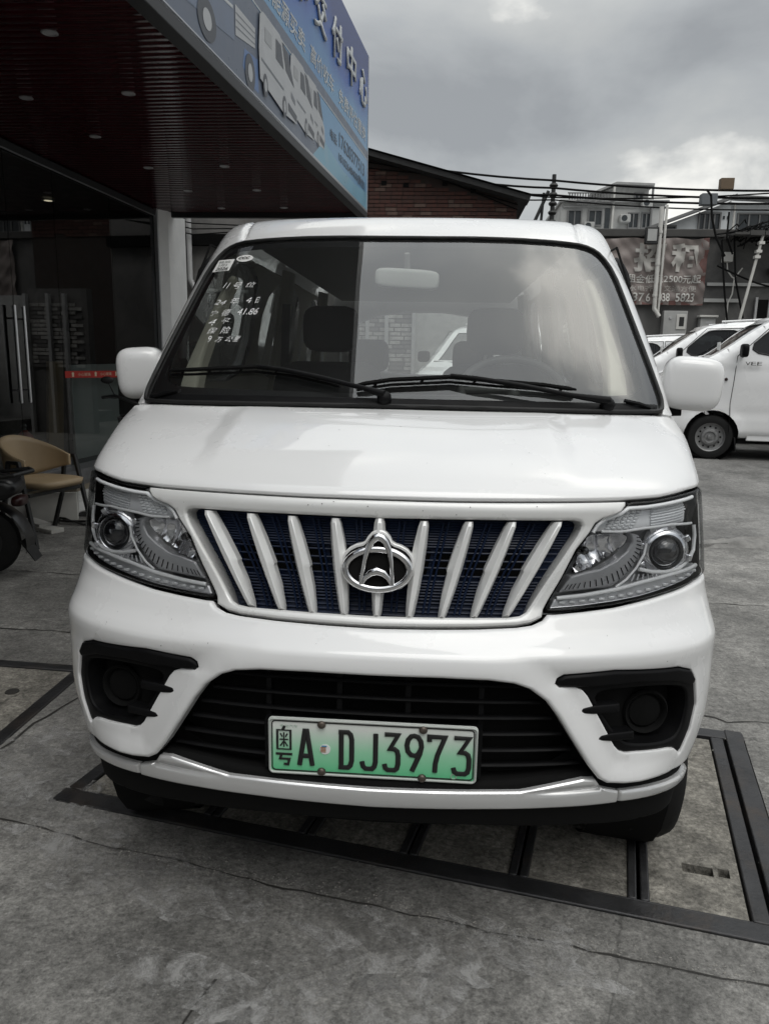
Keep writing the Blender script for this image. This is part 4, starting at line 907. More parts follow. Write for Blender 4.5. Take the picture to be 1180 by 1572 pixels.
# steel framed trench covers in front of the van
tcv = thing('trench_cover', 'steel framed concrete trench cover under the nose of the white van', 'trench cover')
def bar(a, b, w_, z0, z1, par, name='frame_bar', m='steel'):
    a, b = Vector(a), Vector(b); d = (b-a).normalized(); n = Vector((-d.y, d.x, 0))
    mb = MB(); mb.obox((a+b)/2+Vector((0, 0, (z0+z1)/2)), (b-a)/2, n*w_/2, Vector((0, 0, (z1-z0)/2))); return mb.build(name, m, par, 30, bev=.004)
bar(gl(-.5, .035), gl(TL, .035), .066, -.08, .007, tcv)
bar(gl(-.02, .075), gl(TL-.05, .075), .010, -.08, .002, tcv, 'frame_lip')
bar(gl(-.10, TW-.035), gl(TL, TW-.035), .066, -.08, .006, tcv)
bar(gl(.005, .075), gl(.005, TW-.075), .046, -.08, .006, tcv); bar(gl(-.062, .08), gl(-.062, TW), .064, -.08, .010, tcv)
bar(gl(TL-.03, .075), gl(TL-.03, TW-.075), .05, -.08, .006, tcv)
cells = [(.034, .285), (.345, .615), (.672, .940), (.997, 1.265), (1.322, 1.590), (1.647, 1.86), (1.917, 2.10)]
for (a, b), (c, d) in zip(cells, cells[1:]):
    bar(gl(b+.013, .075), gl(b+.013, TW-.075), .024, -.08, .006, tcv); bar(gl(c-.013, .075), gl(c-.013, TW-.075), .024, -.08, .006, tcv)
def gfn(x, y, z): p = gl(x, y, z); return (p.x, p.y, p.z)
rr = random.Random(4)
for i, (a, b) in enumerate(cells):
    lo_ = [(a, .084), (b, .084), (b, TW-.085), (a, TW-.085)]
    loops = [lo_]
    if i == 0:
        loops += [[(.105, .245), (.190, .245), (.190, .285), (.105, .285)], [(.060, .250), (.092, .250), (.092, .288), (.060, .288)]]
    slab(loops, 'concrete_slab', 'slab', tcv, -.05, -.002-rr.uniform(0, .004), gfn)
MB().box(0, .08, 0, .035, 0, .02, Matrix.Translation(gl(.185, .249, -.045)) @ Matrix.Rotation(rad(168.5), 4, 'Z')).build('lifting_hook', 'steel', tcv)
tc2 = thing('trench_cover', 'steel framed trench cover in the paving left of the white van', 'trench cover')
def lf(u, v, z=0): return Vector((-1.475-u, .80+.061*u+v, z))
bar(lf(.03, 0), lf(.03, .80), .06, -.08, .007, tc2); bar(lf(0, .77), lf(2.1, .77), .06, -.08, .006, tc2); bar(lf(.06, .03), lf(2.1, .03), .06, -.08, .006, tc2)
for u in (.56, 1.10, 1.64): bar(lf(u, .06), lf(u, .74), .05, -.08, .005, tc2)
for a, b in ((.062, .533), (.587, 1.073), (1.127, 1.613), (1.667, 2.1)):
    slab([[(a, .062), (b, .062), (b, .738), (a, .738)]], 'concrete_slab', 'slab', tc2, -.05, -.003, lambda x, y, z: tuple(lf(x, y, z)))
MB().lathe([(.03, 0), (.028, .004), (1e-5, .003)], lf(.22, .50, -.003), (0, 0, 1), 16).build('lifting_eye', 'joint', tc2)

# raised lot on the right
lot = MB(); nx, ny = 60, 50; rr = random.Random(2)
def lotz(x, y): k = min(1, max(0, (y-4.75)/4.0)); return .035+.215*k*k*(3-2*k)
for j in range(ny+1):
    y = 4.62+(j/ny)**1.6*32
    for i in range(nx+1):
        x = -.2+(i/nx)**1.3*34; e = (.10*math.sin(x*2.1)+.06*math.sin(x*5.3+1)+.03*math.sin(x*13)) if j == 0 else 0
        lot.v.append((x, y+.24*(x-2.4)*math.exp(-j/3.)*.6*(1 if x < 6 else 0)+e, lotz(x, y)+.006*math.sin(x*3+y*2)))
for j in range(ny):
    for i in range(nx): a = j*(nx+1)+i; lot.f.append((a, a+1, a+nx+2, a+nx+1))
k0 = len(lot.v); lot.v += [(lot.v[i][0], lot.v[i][1]-.02, -.02) for i in range(nx+1)]
lot.f += [(i, k0+i, k0+i+1, i+1) for i in range(nx)]
k0 = len(lot.v); lot.v += [(lot.v[j*(nx+1)][0], lot.v[j*(nx+1)][1], -.02) for j in range(ny+1)]
lot.f += [(j*(nx+1), (j+1)*(nx+1), k0+j+1, k0+j) for j in range(ny)]
lot.build('raised_lot', 'asphalt', None, 60)['kind'] = 'structure'
kb = MB(); nk = 90
M['kerbdirt'] = mat('kerb_cement', (.20, .195, .185), .9, var=.45, vscale=9, bump=.6, bscale=40)
from mathutils import noise as mnoise
for i in range(nk+1):
    x = 1.2+4.6*i/nk; y = 4.60+.144*(x-2.4)
    for j in range(7):
        v = -1+j/3; n1_ = mnoise.noise(Vector((x*3.1, v, 2))); n2_ = mnoise.noise(Vector((x*7.7, v*2, 9)))
        hgt = max(0, (1-v*v)*.055+.03*n2_+.018*n1_-.012) if abs(v) < 1 else -.01
        kb.v.append((x, y+.10*v*(1+.5*n1_)+.05*n1_, hgt+(.03 if v > .5 else 0)))
for i in range(nk):
    for j in range(6): a_ = i*7+j; kb.f.append((a_, a_+1, a_+8, a_+7))
kb.build('broken_kerb', 'kerbdirt', None, 25)['kind'] = 'structure'

# ------------------------------------------------------------------ the shop with its canopy (left)
M['board'] = mat('soffit_board', (.034, .0026, .0050), .06, spec=.24, var=.15, vscale=3)
M['fascia'] = mat('fascia_metal', (.035, .036, .038), .45, metal=.4)
M['trimlite'] = mat('aluminium_trim', (.52, .53, .55), .35, metal=.8)
M['column'] = mat('column_paint', (.76, .76, .75), .6, var=.06, vscale=4)
M['shopglass'] = glassmat('shop_glass', (.42, .45, .44), 1.45, .15)
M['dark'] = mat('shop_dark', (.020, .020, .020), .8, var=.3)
M['tilef'] = mat('ledge_stone', (.16, .16, .16), .5, var=.35, vscale=14)
M['handle'] = mat('brushed_steel', (.55, .55, .56), .25, metal=1.)
HS = 3.62
SPo, SPd = Vector((-1.054, 10.048, 0)), Vector((-.09768818, -.99521707, 0))
GPo, GPd = Vector((-4.193, 9.775, 0)), Vector((-.06086942, -.99814574, 0))
SPn = Vector((-SPd.y, SPd.x, 0)); GPn = Vector((-GPd.y, GPd.x, 0))          # outwards, towards the yard
if SPn.x < 0: SPn = -SPn
if GPn.x < 0: GPn = -GPn
def sg(u, z, o=0): return SPo+SPd*u+SPn*o+Vector((0, 0, z))
def gq(u, z, o=0): return GPo+GPd*u+GPn*o+Vector((0, 0, z))
shop = thing('shop_building', 'dark shop front with glass doors under a deep maroon boarded canopy', 'shop', (0, 0, 0))
YEND = 16.4
nb = 168; pitch = YEND/nb
for i in range(nb):
    u0, u1 = i*pitch, (i+1)*pitch-.006
    mb = MB(); a0, a1 = sg(u0, HS, -.10), sg(u1, HS, -.10); b0, b1 = gq(u0-.30, HS, 0), gq(u1-.30, HS, 0)
    h = .010
    mid = (a0+a1)/2, (b0+b1)/2
    mb.add([a0+Vector((0, 0, h)), a0*.85+a1*.15, a0*.15+a1*.85, a1+Vector((0, 0, h)), b0+Vector((0, 0, h)), b0*.85+b1*.15, b0*.15+b1*.85, b1+Vector((0, 0, h))],
           [(0, 1, 5, 4), (1, 2, 6, 5), (2, 3, 7, 6)])
    mb.build('soffit_board', 'board', shop, 60)
sh = MB(); sh.add([sg(-.02, HS+.02, -.02), sg(YEND, HS+.02, -.02), gq(YEND, HS+.02, -6), gq(-.35, HS+.02, -6)], [(0, 1, 2, 3)])
sh.add([sg(-.02, HS+.02, -.3), gq(-.35, HS+.02, 0), gq(-.35, HS+2.3, 0), sg(-.02, HS+2.05, -.3)], [(0, 1, 2, 3)])
sh.add([sg(-.02, HS+2.05, -.3), sg(YEND, HS+2.05, -.3), gq(YEND, HS+2.2, -.2), gq(-.35, HS+2.2, -.2)], [(0, 1, 2, 3)])
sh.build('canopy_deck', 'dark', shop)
# upper storeys set back over the shop
up_b = MB(); up_b.add([gq(-.3, HS, -.2), gq(YEND, HS, -.2), gq(YEND, 7.5, -.2), gq(-.3, 7.5, -.2), gq(-.3, HS, -6), gq(-.3, 7.5, -6), gq(YEND, HS, -6), gq(YEND, 7.5, -6)], [(0, 1, 2, 3), (0, 3, 5, 4), (3, 2, 7, 5), (1, 6, 7, 2)])
up_b.build('upper_wall', mat('upper_render', (.30, .30, .29), .8, var=.1), shop)
# edge beam below the sign
MB().beam(sg(-.02, HS-.02, -.05), sg(YEND, HS-.02, -.05), .12, .11).build('edge_beam', 'fascia', shop, bev=.006)
MB().beam(sg(-.06, HS-.02, -.10), gq(-.36, HS-.02, .02), .08, .09).build('edge_beam', 'fascia', shop)
# column at the far end of the glass
MB().add([gq(-.02, .15, .02), gq(-.02, HS, .02), gq(-.20, HS, .14), gq(-.20, .15, .14), gq(-.85, .0, .14), gq(-.85, HS, .14), gq(-.85, .0, -.4), gq(-.85, HS, -.4)], [(0, 1, 2, 3), (3, 2, 5, 4), (4, 5, 7, 6)]).build('column', 'column', shop, 20)
MB().beam(gq(-.02, .12, .03), gq(-.02, HS, .03), .05, .05, (1, 0, 0)).build('corner_trim', 'trimlite', shop)
# ledge
MB().add([gq(-.85, 0, .26), gq(YEND, 0, .26), gq(YEND, .13, .26), gq(-.85, .13, .26), gq(-.85, .13, -6), gq(YEND, .13, -6), gq(-.85, 0, -6)], [(0, 1, 2, 3), (3, 2, 5, 4), (0, 3, 4, 6)]).build('ledge', 'tilef', shop, 20)
# glass: fixed panes and a pair of doors
us = [-.0, 1.32, 2.64, 3.53, 4.42, 5.7, 7.0, 8.3, 9.6, 10.9, 12.2]
for i, (a, b) in enumerate(zip(us, us[1:])):
    pa = MB().add([gq(a+.004, .14, 0), gq(b-.004, .14, 0), gq(b-.004, HS-.10, 0), gq(a+.004, HS-.10, 0), gq(a+.004, .14, -.012), gq(b-.004, .14, -.012), gq(b-.004, HS-.10, -.012), gq(a+.004, HS-.10, -.012)],
                 [(0, 1, 2, 3), (0, 4, 5, 1), (1, 5, 6, 2), (2, 6, 7, 3), (3, 7, 4, 0)]).build('glass_pane', 'shopglass', shop)
    if i in (2, 3):
        uh = 3.453 if i == 2 else 3.615
        MB().tube([gq(uh, .945, .06), gq(uh, 1.967, .06)], .019, 12).tube([gq(uh, 1.08, 0), gq(uh, 1.08, .06)], .010, 8).tube([gq(uh, 1.83, 0), gq(uh, 1.83, .06)], .010, 8).build('door_handle', 'handle', pa, 40)
        MB().beam(gq(a+.01, .17, .005), gq(b-.01, .17, .005), .03, .08).build('door_rail', 'handle', pa)
MB().beam(gq(-.05, HS-.06, .01), gq(12.2, HS-.06, .01), .05, .08).build('glass_header', 'fascia', shop)
MB().beam(gq(-.05, HS-.105, .03), gq(12.2, HS-.105, .03), .015, .012).build('header_trim', 'trimlite', shop)
# interior shell
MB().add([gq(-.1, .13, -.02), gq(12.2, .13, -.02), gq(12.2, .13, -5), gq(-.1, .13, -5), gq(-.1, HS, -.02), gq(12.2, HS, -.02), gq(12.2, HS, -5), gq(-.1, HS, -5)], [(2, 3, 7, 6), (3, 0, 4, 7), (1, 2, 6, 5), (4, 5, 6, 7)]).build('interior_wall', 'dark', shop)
M['lampoff'] = mat('lamp_off', (.40, .40, .40), .4); M['lampring'] = mat('lamp_ring', (.45, .45, .46), .3, metal=.6)
lo_ = bpy.data.materials.new('lamp_lit'); lo_.use_nodes = True; b_ = lo_.node_tree.nodes['Principled BSDF']; b_.inputs['Emission Color'].default_value = (1, .86, .62, 1); b_.inputs['Emission Strength'].default_value = .9; M['lamplit'] = lo_
for (x, y) in ((-2.62, 3.86), (-3.5, 5.12), (-2.56, 5.03), (-3.41, 6.23), (-2.42, 7.38), (-3.34, 7.44), (-3.27, 8.62), (-2.34, 8.57), (-3.15, 9.73), (-2.21, 9.67), (-2.75, 2.6), (-3.66, 3.9), (-2.85, 1.4), (-3.75, 2.7)):
    d = MB().lathe([(.052, .008), (.058, -.004), (.046, -.008), (.040, -.004)], (x, y, HS), (0, 0, 1), 20).build('downlight', 'lampring', shop, 40)
    MB().lathe([(.040, -.003), (1e-5, -.003)], (x, y, HS), (0, 0, 1), 16).build('bulb', 'lampoff', d)
d = MB().lathe([(.085, .0), (.085, -.012), (.06, -.014)], gq(.75, HS-.02, -1.2), (0, 0, 1), 20).build('downlight', 'lampring', shop, 40)
MB().lathe([(.058, -.013), (1e-5, -.013)], gq(.75, HS-.02, -1.2), (0, 0, 1), 16).build('bulb', 'lamplit', d)

# unseen overhang, added and sized for the dark edge mirrored in the windscreen
pq = [(-.42, 2.15), (-.50, .10), (-2.5, .10), (-2.1, 2.15)]
MB().prism(pq, (0, 0, HS+.03), (1, 0, 0), (0, 1, 0), (0, 0, .22)).build('unseen_overhang', 'fascia', shop, 20)
for y in (.3, 1.9): MB().beam((-2.3, y, HS-.01), (-.48, y, HS-.01), .08, .08).build('unseen_overhang_beam', 'fascia', shop)

# signboard along the canopy edge
M['signblue'] = None
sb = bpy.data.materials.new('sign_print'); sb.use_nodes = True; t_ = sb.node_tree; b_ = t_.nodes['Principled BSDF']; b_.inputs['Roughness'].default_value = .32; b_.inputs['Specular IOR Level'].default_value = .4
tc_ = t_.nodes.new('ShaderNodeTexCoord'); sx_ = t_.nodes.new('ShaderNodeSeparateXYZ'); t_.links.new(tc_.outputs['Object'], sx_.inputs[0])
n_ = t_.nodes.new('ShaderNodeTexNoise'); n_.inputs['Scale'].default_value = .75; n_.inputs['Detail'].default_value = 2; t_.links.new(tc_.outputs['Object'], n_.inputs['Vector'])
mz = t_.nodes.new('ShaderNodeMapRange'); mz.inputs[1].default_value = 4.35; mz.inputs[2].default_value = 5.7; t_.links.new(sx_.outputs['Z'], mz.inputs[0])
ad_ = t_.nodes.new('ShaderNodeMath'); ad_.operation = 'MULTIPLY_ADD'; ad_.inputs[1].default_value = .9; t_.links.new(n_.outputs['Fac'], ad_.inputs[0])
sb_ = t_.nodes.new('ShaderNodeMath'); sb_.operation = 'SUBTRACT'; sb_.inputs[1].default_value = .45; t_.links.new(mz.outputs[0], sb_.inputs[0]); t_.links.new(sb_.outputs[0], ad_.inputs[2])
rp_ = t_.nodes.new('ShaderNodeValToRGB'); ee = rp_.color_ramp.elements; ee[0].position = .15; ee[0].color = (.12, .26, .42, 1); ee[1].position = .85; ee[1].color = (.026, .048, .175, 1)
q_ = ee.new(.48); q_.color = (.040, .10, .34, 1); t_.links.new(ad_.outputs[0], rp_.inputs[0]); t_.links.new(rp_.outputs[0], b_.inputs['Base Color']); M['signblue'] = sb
M['signgrey'] = mat('sign_grey', (.095, .115, .155), .35, var=.08); M['signlite'] = mat('sign_lightblue', (.16, .32, .42), .35, var=.10, vscale=3)
M['letter'] = mat('sign_letter', (.42, .44, .45), .4); M['letter2'] = mat('sign_letter_side', (.30, .31, .32), .5)
M['pwhite'] = mat('printed_white', (.36, .37, .38), .35, var=.12, vscale=4); M['pgrey'] = mat('printed_grey', (.13, .14, .155), .35, var=.1); M['pdark'] = mat('printed_dark', (.045, .05, .06), .35); M['pblue'] = mat('printed_blue', (.085, .15, .30), .35, var=.15)
M['psteel'] = mat('printed_van_blue', (.12, .15, .21), .35, var=.15, vscale=3); M['numbers'] = mat('phone_digits', (.045, .06, .085), .4)
sgn = thing('signboard', 'long blue dealership signboard with white characters along the canopy edge', 'sign')
SH0, SH1 = 3.655, 5.75; SL = 13.0
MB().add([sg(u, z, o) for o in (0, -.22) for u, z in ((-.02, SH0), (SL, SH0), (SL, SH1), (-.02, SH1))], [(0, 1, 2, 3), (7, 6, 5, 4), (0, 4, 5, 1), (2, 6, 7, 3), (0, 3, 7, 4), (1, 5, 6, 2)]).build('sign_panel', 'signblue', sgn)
MB().beam(sg(-.03, SH0-.012, -.02), sg(SL, SH0-.012, -.02), .06, .03).build('sign_edge', 'trimlite', sgn)
MB().beam(sg(-.03, SH0, 0), sg(-.03, SH1, 0), .02, .02, (1, 0, 0)).build('sign_edge', 'trimlite', sgn)
def flat(name, pts, h, m, par=sgn):
    P = [sg(u, z, h) for u, z in pts]; v, f = tri([[(float(u), float(z)) for u, z in pts]])
    return MB().add([sg(float(a), float(b), h) for a, b in v], f.tolist()).build(name, m, par)
flat('grey_band', [(-.018, 4.36), (SL, 4.40), (SL, 4.52), (5, 4.50), (-.018, 4.47)], .002, 'signgrey')
flat('grey_band', [(-.018, 4.352), (SL, 4.394), (SL, 4.408), (-.018, 4.366)], .003, 'letter')
flat('lower_band', [(2.9, 3.66), (SL, 3.66), (SL, 4.15), (5.9, 4.35), (4.75, 4.36), (3.2, 4.34), (2.45, 3.95), (2.55, 3.80)], .002, 'signgrey')
flat('light_swoosh', [(-.018, 3.66), (3.0, 3.66), (2.75, 3.80), (2.45, 3.93), (1.6, 3.84), (.8, 3.84), (-.018, 3.90)], .0025, 'signlite')
flat('blue_patch', [(4.85, 3.70), (5.15, 3.78), (5.10, 3.93), (4.78, 3.96), (4.76, 3.70)], .003, 'pblue')
def sign_text(body, u_left, u_right, z0, z1, m='letter', ext=.0, h=.004, name='sign_lettering', shear=0., off=.012):
    return text_mesh(body, name, m, sgn, sg(u_left, z0, h), -SPd, (0, 0, 1), wd=abs(u_left-u_right), ht=z1-z0, ext=ext, shear=shear, off=off)
for ch, u in (('心', .36), ('中', 1.13), ('付', 1.92), ('交', 2.70), ('车', 3.50), ('汽', 4.28), ('源', 5.06), ('能', 5.84), ('新', 6.62)):
    sign_text(ch, u+.27, u-.25, 4.97, 5.42, ext=.018)
for body, a, b in (('新能源买卖', 4.66, 3.30), ('高价收车', 3.09, 2.06), ('免费评估置换', 1.80, .14)): sign_text(body, a, b, 4.555, 4.745)
sign_text('电话:', 2.225, 1.87, 4.04, 4.16, 'numbers'); sign_text('17620377513', 1.76, .20, 4.07, 4.24, 'numbers'); sign_text('18102648400(微信)', 1.78, .14, 3.875, 4.02, 'numbers')
def printed_van(cx, w_, z0, h_, body='pwhite', lay=.004):
    X = lambda a: cx+w_*(.5-a)          # a 0..1 runs away from the viewer end
    Zz = lambda b: z0+h_*b
    f2 = lambda n, P, m, l: flat(n, [(X(a), Zz(b)) for a, b in P], lay+l, m)
    f2('printed_van', [(.02, .12), (0, .5), (.03, .92), (.10, 1.0), (.50, 1.0), (.64, .90), (.80, .60), (.97, .44), (1.0, .22), (.97, .04), (.60, .0)], body, 0)
    f2('printed_window', [(.56, .95), (.66, .62), (.90, .52), (.70, .90)], 'pdark', .002)
    f2('printed_window', [(.40, .88), (.40, .62), (.60, .60), (.53, .88)], 'pdark', .002); f2('printed_window', [(.14, .84), (.14, .66), (.30, .66), (.30, .84)], 'letter2', .002)
    f2('printed_trim', [(.05, .40), (.60, .34), (.60, .31), (.05, .37)], 'pgrey', .002)
    f2('printed_lamp', [(.80, .42), (.92, .36), (.92, .28), (.80, .34)], 'pgrey', .002); f2('printed_grille', [(.72, .22), (.97, .16), (.96, .06), (.72, .11)], 'pdark', .002)
    for a in (.14, .62):
        f2('printed_wheel', [(a+.055*math.cos(q), .10+.15*math.sin(q)) for q in np.linspace(0, 6.28, 19)[:-1]], 'pdark', .0022)
        f2('printed_hub', [(a+.030*math.cos(q), .10+.085*math.sin(q)) for q in np.linspace(0, 6.28, 15)[:-1]], 'pwhite', .0032)
printed_van(2.88, .80, 3.82, .57, lay=.004); printed_van(3.40, .92, 3.79, .60, lay=.010); printed_van(4.20, 1.16, 3.75, .63, lay=.016)
flat('printed_truck', [(5.33, 3.90), (6.3, 3.80), (7.4, 3.80), (7.5, 4.20), (7.0, 4.55), (5.9, 4.55), (5.36, 4.32)], .004, 'psteel')
flat('printed_trim', [(5.35, 4.14), (5.9, 4.08), (6.5, 4.06), (6.5, 4.04), (5.9, 4.06), (5.35, 4.115)], .006, 'letter')
for uu_, zz_ in ((5.87, 3.83), (4.98, 3.79)):
    flat('printed_wheel', [(uu_+.17*math.cos(q)*(1 if uu_ > 5.5 else .7), zz_+.14*math.sin(q)) for q in np.linspace(0, 6.28, 25)[:-1]], .007, 'pdark')
    flat('printed_hub', [(uu_+.08*math.cos(q)*(1 if uu_ > 5.5 else .7), zz_+.07*math.sin(q)) for q in np.linspace(0, 6.28, 19)[:-1]], .009, 'pwhite')
flat('printed_truck_bed', [(5.30, 4.17), (4.84, 4.18), (4.85, 4.02), (5.30, 3.95)], .005, 'pwhite')
for k in range(3): flat('printed_trim', [(5.29, 4.12-.05*k), (4.85, 4.14-.042*k), (4.85, 4.133-.042*k), (5.29, 4.11-.05*k)], .0065, 'pgrey')

# red warning tape on the glass
M['red'] = mat('red_tape', (.48, .028, .018), .5, var=.08); M['redlit'] = M['red']
tp = thing('warning_tape', 'red warning tape with white lettering stuck across the shop glass', 'tape')
MB().add([gq(2.64, 1.195, .004), gq(.45, 1.175, .004), gq(.45, 1.268, .004), gq(2.64, 1.276, .004), gq(2.64, 1.195, .002), gq(.45, 1.175, .002), gq(.45, 1.268, .002), gq(2.64, 1.276, .002)], [(0, 1, 2, 3), (0, 4, 5, 1), (2, 6, 7, 3)]).build('tape_strip', 'red', tp)
M['cream'] = mat('cream_print', (.70, .58, .42), .5)
for u in (2.36, 1.82, 1.28, .74):
    text_mesh('小心玻璃', 'tape_lettering', 'cream', tp, gq(u, 1.212, .006), -GPd, (0, 0, 1), wd=.30, ht=.042)
    pts = [(-.028, .0), (.028, 0), (.020, .02), (.030, .045), (0, .06), (-.030, .045), (-.020, .02)]
    MB().add([gq(u+.11-a, 1.205+b, .006) for a, b in pts], [tuple(range(7))]).build('tape_mark', 'cream', tp)

# things leaning or standing behind the glass
M['cardboard'] = mat('brown_board', (.22, .15, .085), .8, var=.15); M['paleboard'] = mat('pale_board', (.50, .53, .52), .6, var=.05); M['redpaint'] = mat('extinguisher_red', (.35, .015, .012), .35, coat=.4)
o = MB().add([gq(u, z, o_) for o_ in (-.30, -.33) for u, z in ((2.62, .14), (2.28, .14), (2.15, 1.385), (2.47, 1.385))], [(0, 1, 2, 3), (7, 6, 5, 4), (0, 4, 5, 1), (1, 5, 6, 2), (2, 6, 7, 3), (3, 7, 4, 0)]).build('leaning_board', 'cardboard')
tag(o, 'brown board leaning behind the shop glass under the red tape', 'board')
o = MB().add([gq(u, z, o_) for o_ in (-.22, -.25) for u, z in ((2.12, .14), (.9, .14), (.9, 1.36), (2.12, 1.345))], [(0, 1, 2, 3), (7, 6, 5, 4), (0, 4, 5, 1), (1, 5, 6, 2), (2, 6, 7, 3), (3, 7, 4, 0)]).build('pale_panel', 'paleboard')
tag(o, 'pale grey panel standing behind the shop glass beside the brown board', 'panel')
ex = thing('fire_extinguisher', 'small red fire extinguisher on the floor behind the shop glass', 'extinguisher', tuple(gq(2.98, .13, -.35)))
MB().lathe([(.06, 0), (.095, .01), (.10, .05), (.10, .34), (.085, .40), (.04, .44), (.028, .46)], (0, 0, 0), (0, 0, 1), 24).build('cylinder_body', 'redpaint', ex, 50)
MB().lathe([(.022, .455), (.022, .50), (.03, .51), (.018, .53), (1e-5, .535)], (0, 0, 0), (0, 0, 1), 14).build('valve', 'handle', ex, 40)
MB().tube([(0, 0, .5), (.02, -.08, .53), (.02, -.12, .50)], .010, 6).build('lever', 'ink', ex); MB().tube([(0, .02, .49), (.08, .05, .46), (.115, .04, .35), (.115, 0, .18)], .010, 6).build('hose', 'rubber', ex)
tb = thing('reception_desk', 'dark reception desk deep inside the shop behind the glass', 'desk', tuple(gq(2.2, .13, -2.6)))
MB().box(-.4, .4, -1.0, 1.0, 0, 1.0).build('desk_front', mat('desk', (.10, .10, .10), .4), tb, bev=.01); MB().box(-.46, .46, -1.06, 1.06, 1.0, 1.05).build('desk_top', mat('desk_top', (.30, .30, .29), .3), tb, bev=.008)
ps = thing('reflection_stand_in', 'pale sheet inside the dark shop standing in for a reflection in its glass', 'reflection sheet', (0, 0, 0))  # pale sheet added in place of the outdoors reflected in the glass
MB().add([gq(u, z, -4.9) for u, z in ((3.6, 1.9), (-.0, 1.9), (.0, 3.3), (3.6, 3.3))], [(0, 1, 2, 3)]).build('reflection_sheet', mat('reflection_sheet', (.35, .35, .34), .6, var=.1), ps)
MB().tube([gq(3.6, 1.9, -4.88), gq(0, 1.9, -4.88), gq(0, 3.3, -4.88), gq(3.6, 3.3, -4.88)], .02, 6, True).build('reflection_sheet_frame', 'fascia', ps)

# ------------------------------------------------------------------ under the canopy: chair, scooter, e-bike, junk
M['leather'] = mat('beige_leatherette', (.36, .27, .165), .5, var=.06)
M['blackiron'] = mat('black_iron', (.012, .012, .012), .5)
ch = thing('chair', 'beige tub chair with black splayed metal legs near the shop ledge', 'chair', (-2.99, 4.02, 0), rad(-16))
def cl(f, l, z): return (f, l, z)
seat_m = MB(); nr, nt_ = 8, 32
for i in range(nr+1):
    for j in range(nt_):
        q = 2*math.pi*j/nt_; r = i/nr; cxx = abs(math.cos(q))**.55*math.copysign(1, math.cos(q)); syy = abs(math.sin(q))**.55*math.copysign(1, math.sin(q))
        seat_m.v.append((.02+.235*r*cxx, .215*r*syy*(1.0+.08*cxx), .462-.022*(r**6)+.006*r))
for i in range(nr):
    for j in range(nt_): seat_m.f.append((i*nt_+j, i*nt_+(j+1) % nt_, (i+1)*nt_+(j+1) % nt_, (i+1)*nt_+j))
o = seat_m.build('seat', 'leather', ch, 60); m_ = o.modifiers.new('thick', 'SOLIDIFY'); m_.thickness = .045; m_.offset = -1
bk = MB(); na, nh = 28, 7
for i in range(na+1):
    q = rad(72)+rad(216)*i/na; k = math.cos(math.pi*(i/na-.5))**1.4
    for j in range(nh+1):
        h = j/nh; z0_, z1_ = .58-.10*k, .665+.155*k
        R = .240+.022*h*k
        bk.v.append((-.01+R*math.cos(q)*1.02-.035*h*k, R*math.sin(q), z0_+(z1_-z0_)*h))
for i in range(na):
    for j in range(nh): a = i*(nh+1)+j; bk.f.append((a, a+1, a+nh+2, a+nh+1))
o = bk.build('backrest', 'leather', ch, 60); m_ = o.modifiers.new('thick', 'SOLIDIFY'); m_.thickness = .022; m_.offset = 0
for s in (1, -1):
    y = .288*s
    MB().beam((-.045, y, .650), (.075, y, .650), .030, .026).build('arm_bar', 'blackiron', ch, bev=.004)
    MB().beam((.065, y, .655), (.20, y*1.05, .0), .028, .030, (0, 1, 0)).build('leg', 'blackiron', ch, bev=.004)
    MB().beam((-.035, y, .655), (-.10, y*1.02, .30), .028, .030, (0, 1, 0)).build('leg', 'blackiron', ch, bev=.004)
    MB().beam((-.10, y*1.02, .31), (-.22, y*1.05, .0), .028, .030, (0, 1, 0)).build('leg', 'blackiron', ch, bev=.004)
MB().beam((.12, -.27, .40), (.12, .27, .40), .024, .024).build('seat_rail', 'blackiron', ch); MB().beam((-.09, -.27, .40), (-.09, .27, .40), .024, .024).build('seat_rail', 'blackiron', ch)
M['scootblack'] = mat('scooter_black', (.008, .008, .009), .35, coat=.1); M['taillamp'] = mat('tail_lamp', (.02, .003, .003), .35)
sc_ = thing('scooter', 'black motor scooter partly cut off at the left edge of the view', 'scooter', (-2.86, 3.02, 0), rad(12))
wh = MB().lathe([(.12, -.045), (.19, -.05), (.215, -.035), (.225, 0), (.215, .035), (.19, .05), (.12, .045)], (0, 0, .225), (0, 1, 0), 32, caps=False).build('wheel', 'tyre', sc_, 40)
MB().lathe([(.12, .02), (.03, .03), (1e-5, .03)], (0, 0, .225), (0, -1, 0), 20).build('hub', 'blackiron', wh)
fe = MB(); n_ = 14
for i in range(n_+1):
    q = rad(150)-rad(165)*i/n_
    for wv in (-1, -.6, .6, 1): fe.v.append((.265*math.cos(q)+.02, .085*wv, .235+.265*math.sin(q)-.02*abs(wv)**3))
for i in range(n_):
    for j in range(3): fe.f.append((i*4+j, i*4+j+1, i*4+j+5, i*4+j+4))
fe.build('rear_fender', 'scootblack', sc_, 60)
MB().add([(.25, -.085, .24), (.25, .085, .24), (.33, -.075, .10), (.33, .075, .10), (.24, -.08, .235), (.24, .08, .235), (.322, -.07, .10), (.322, .07, .10)], [(0, 1, 3, 2), (4, 6, 7, 5), (0, 2, 6, 4), (1, 5, 7, 3)]).build('mud_flap', 'rubber', sc_)
MB().prism([(-1.2, .34), (-.9, .26), (-.25, .46), (.20, .52), (.27, .60), (.20, .66), (-.2, .72), (-.75, .70), (-1.2, .50)], (0, -.13, 0), (1, 0, 0), (0, 0, 1), (0, .26, 0)).build('body_shell', 'scootblack', sc_, 40, bev=.045, seg=3)
MB().ellipsoid((-.35, 0, .76), .48, .14, .075, .5, .6).build('seat', 'rubber', sc_, 60)
MB().ellipsoid((.235, 0, .50), .04, .085, .035, .6, .6).build('tail_lamp', 'taillamp', sc_, 60)
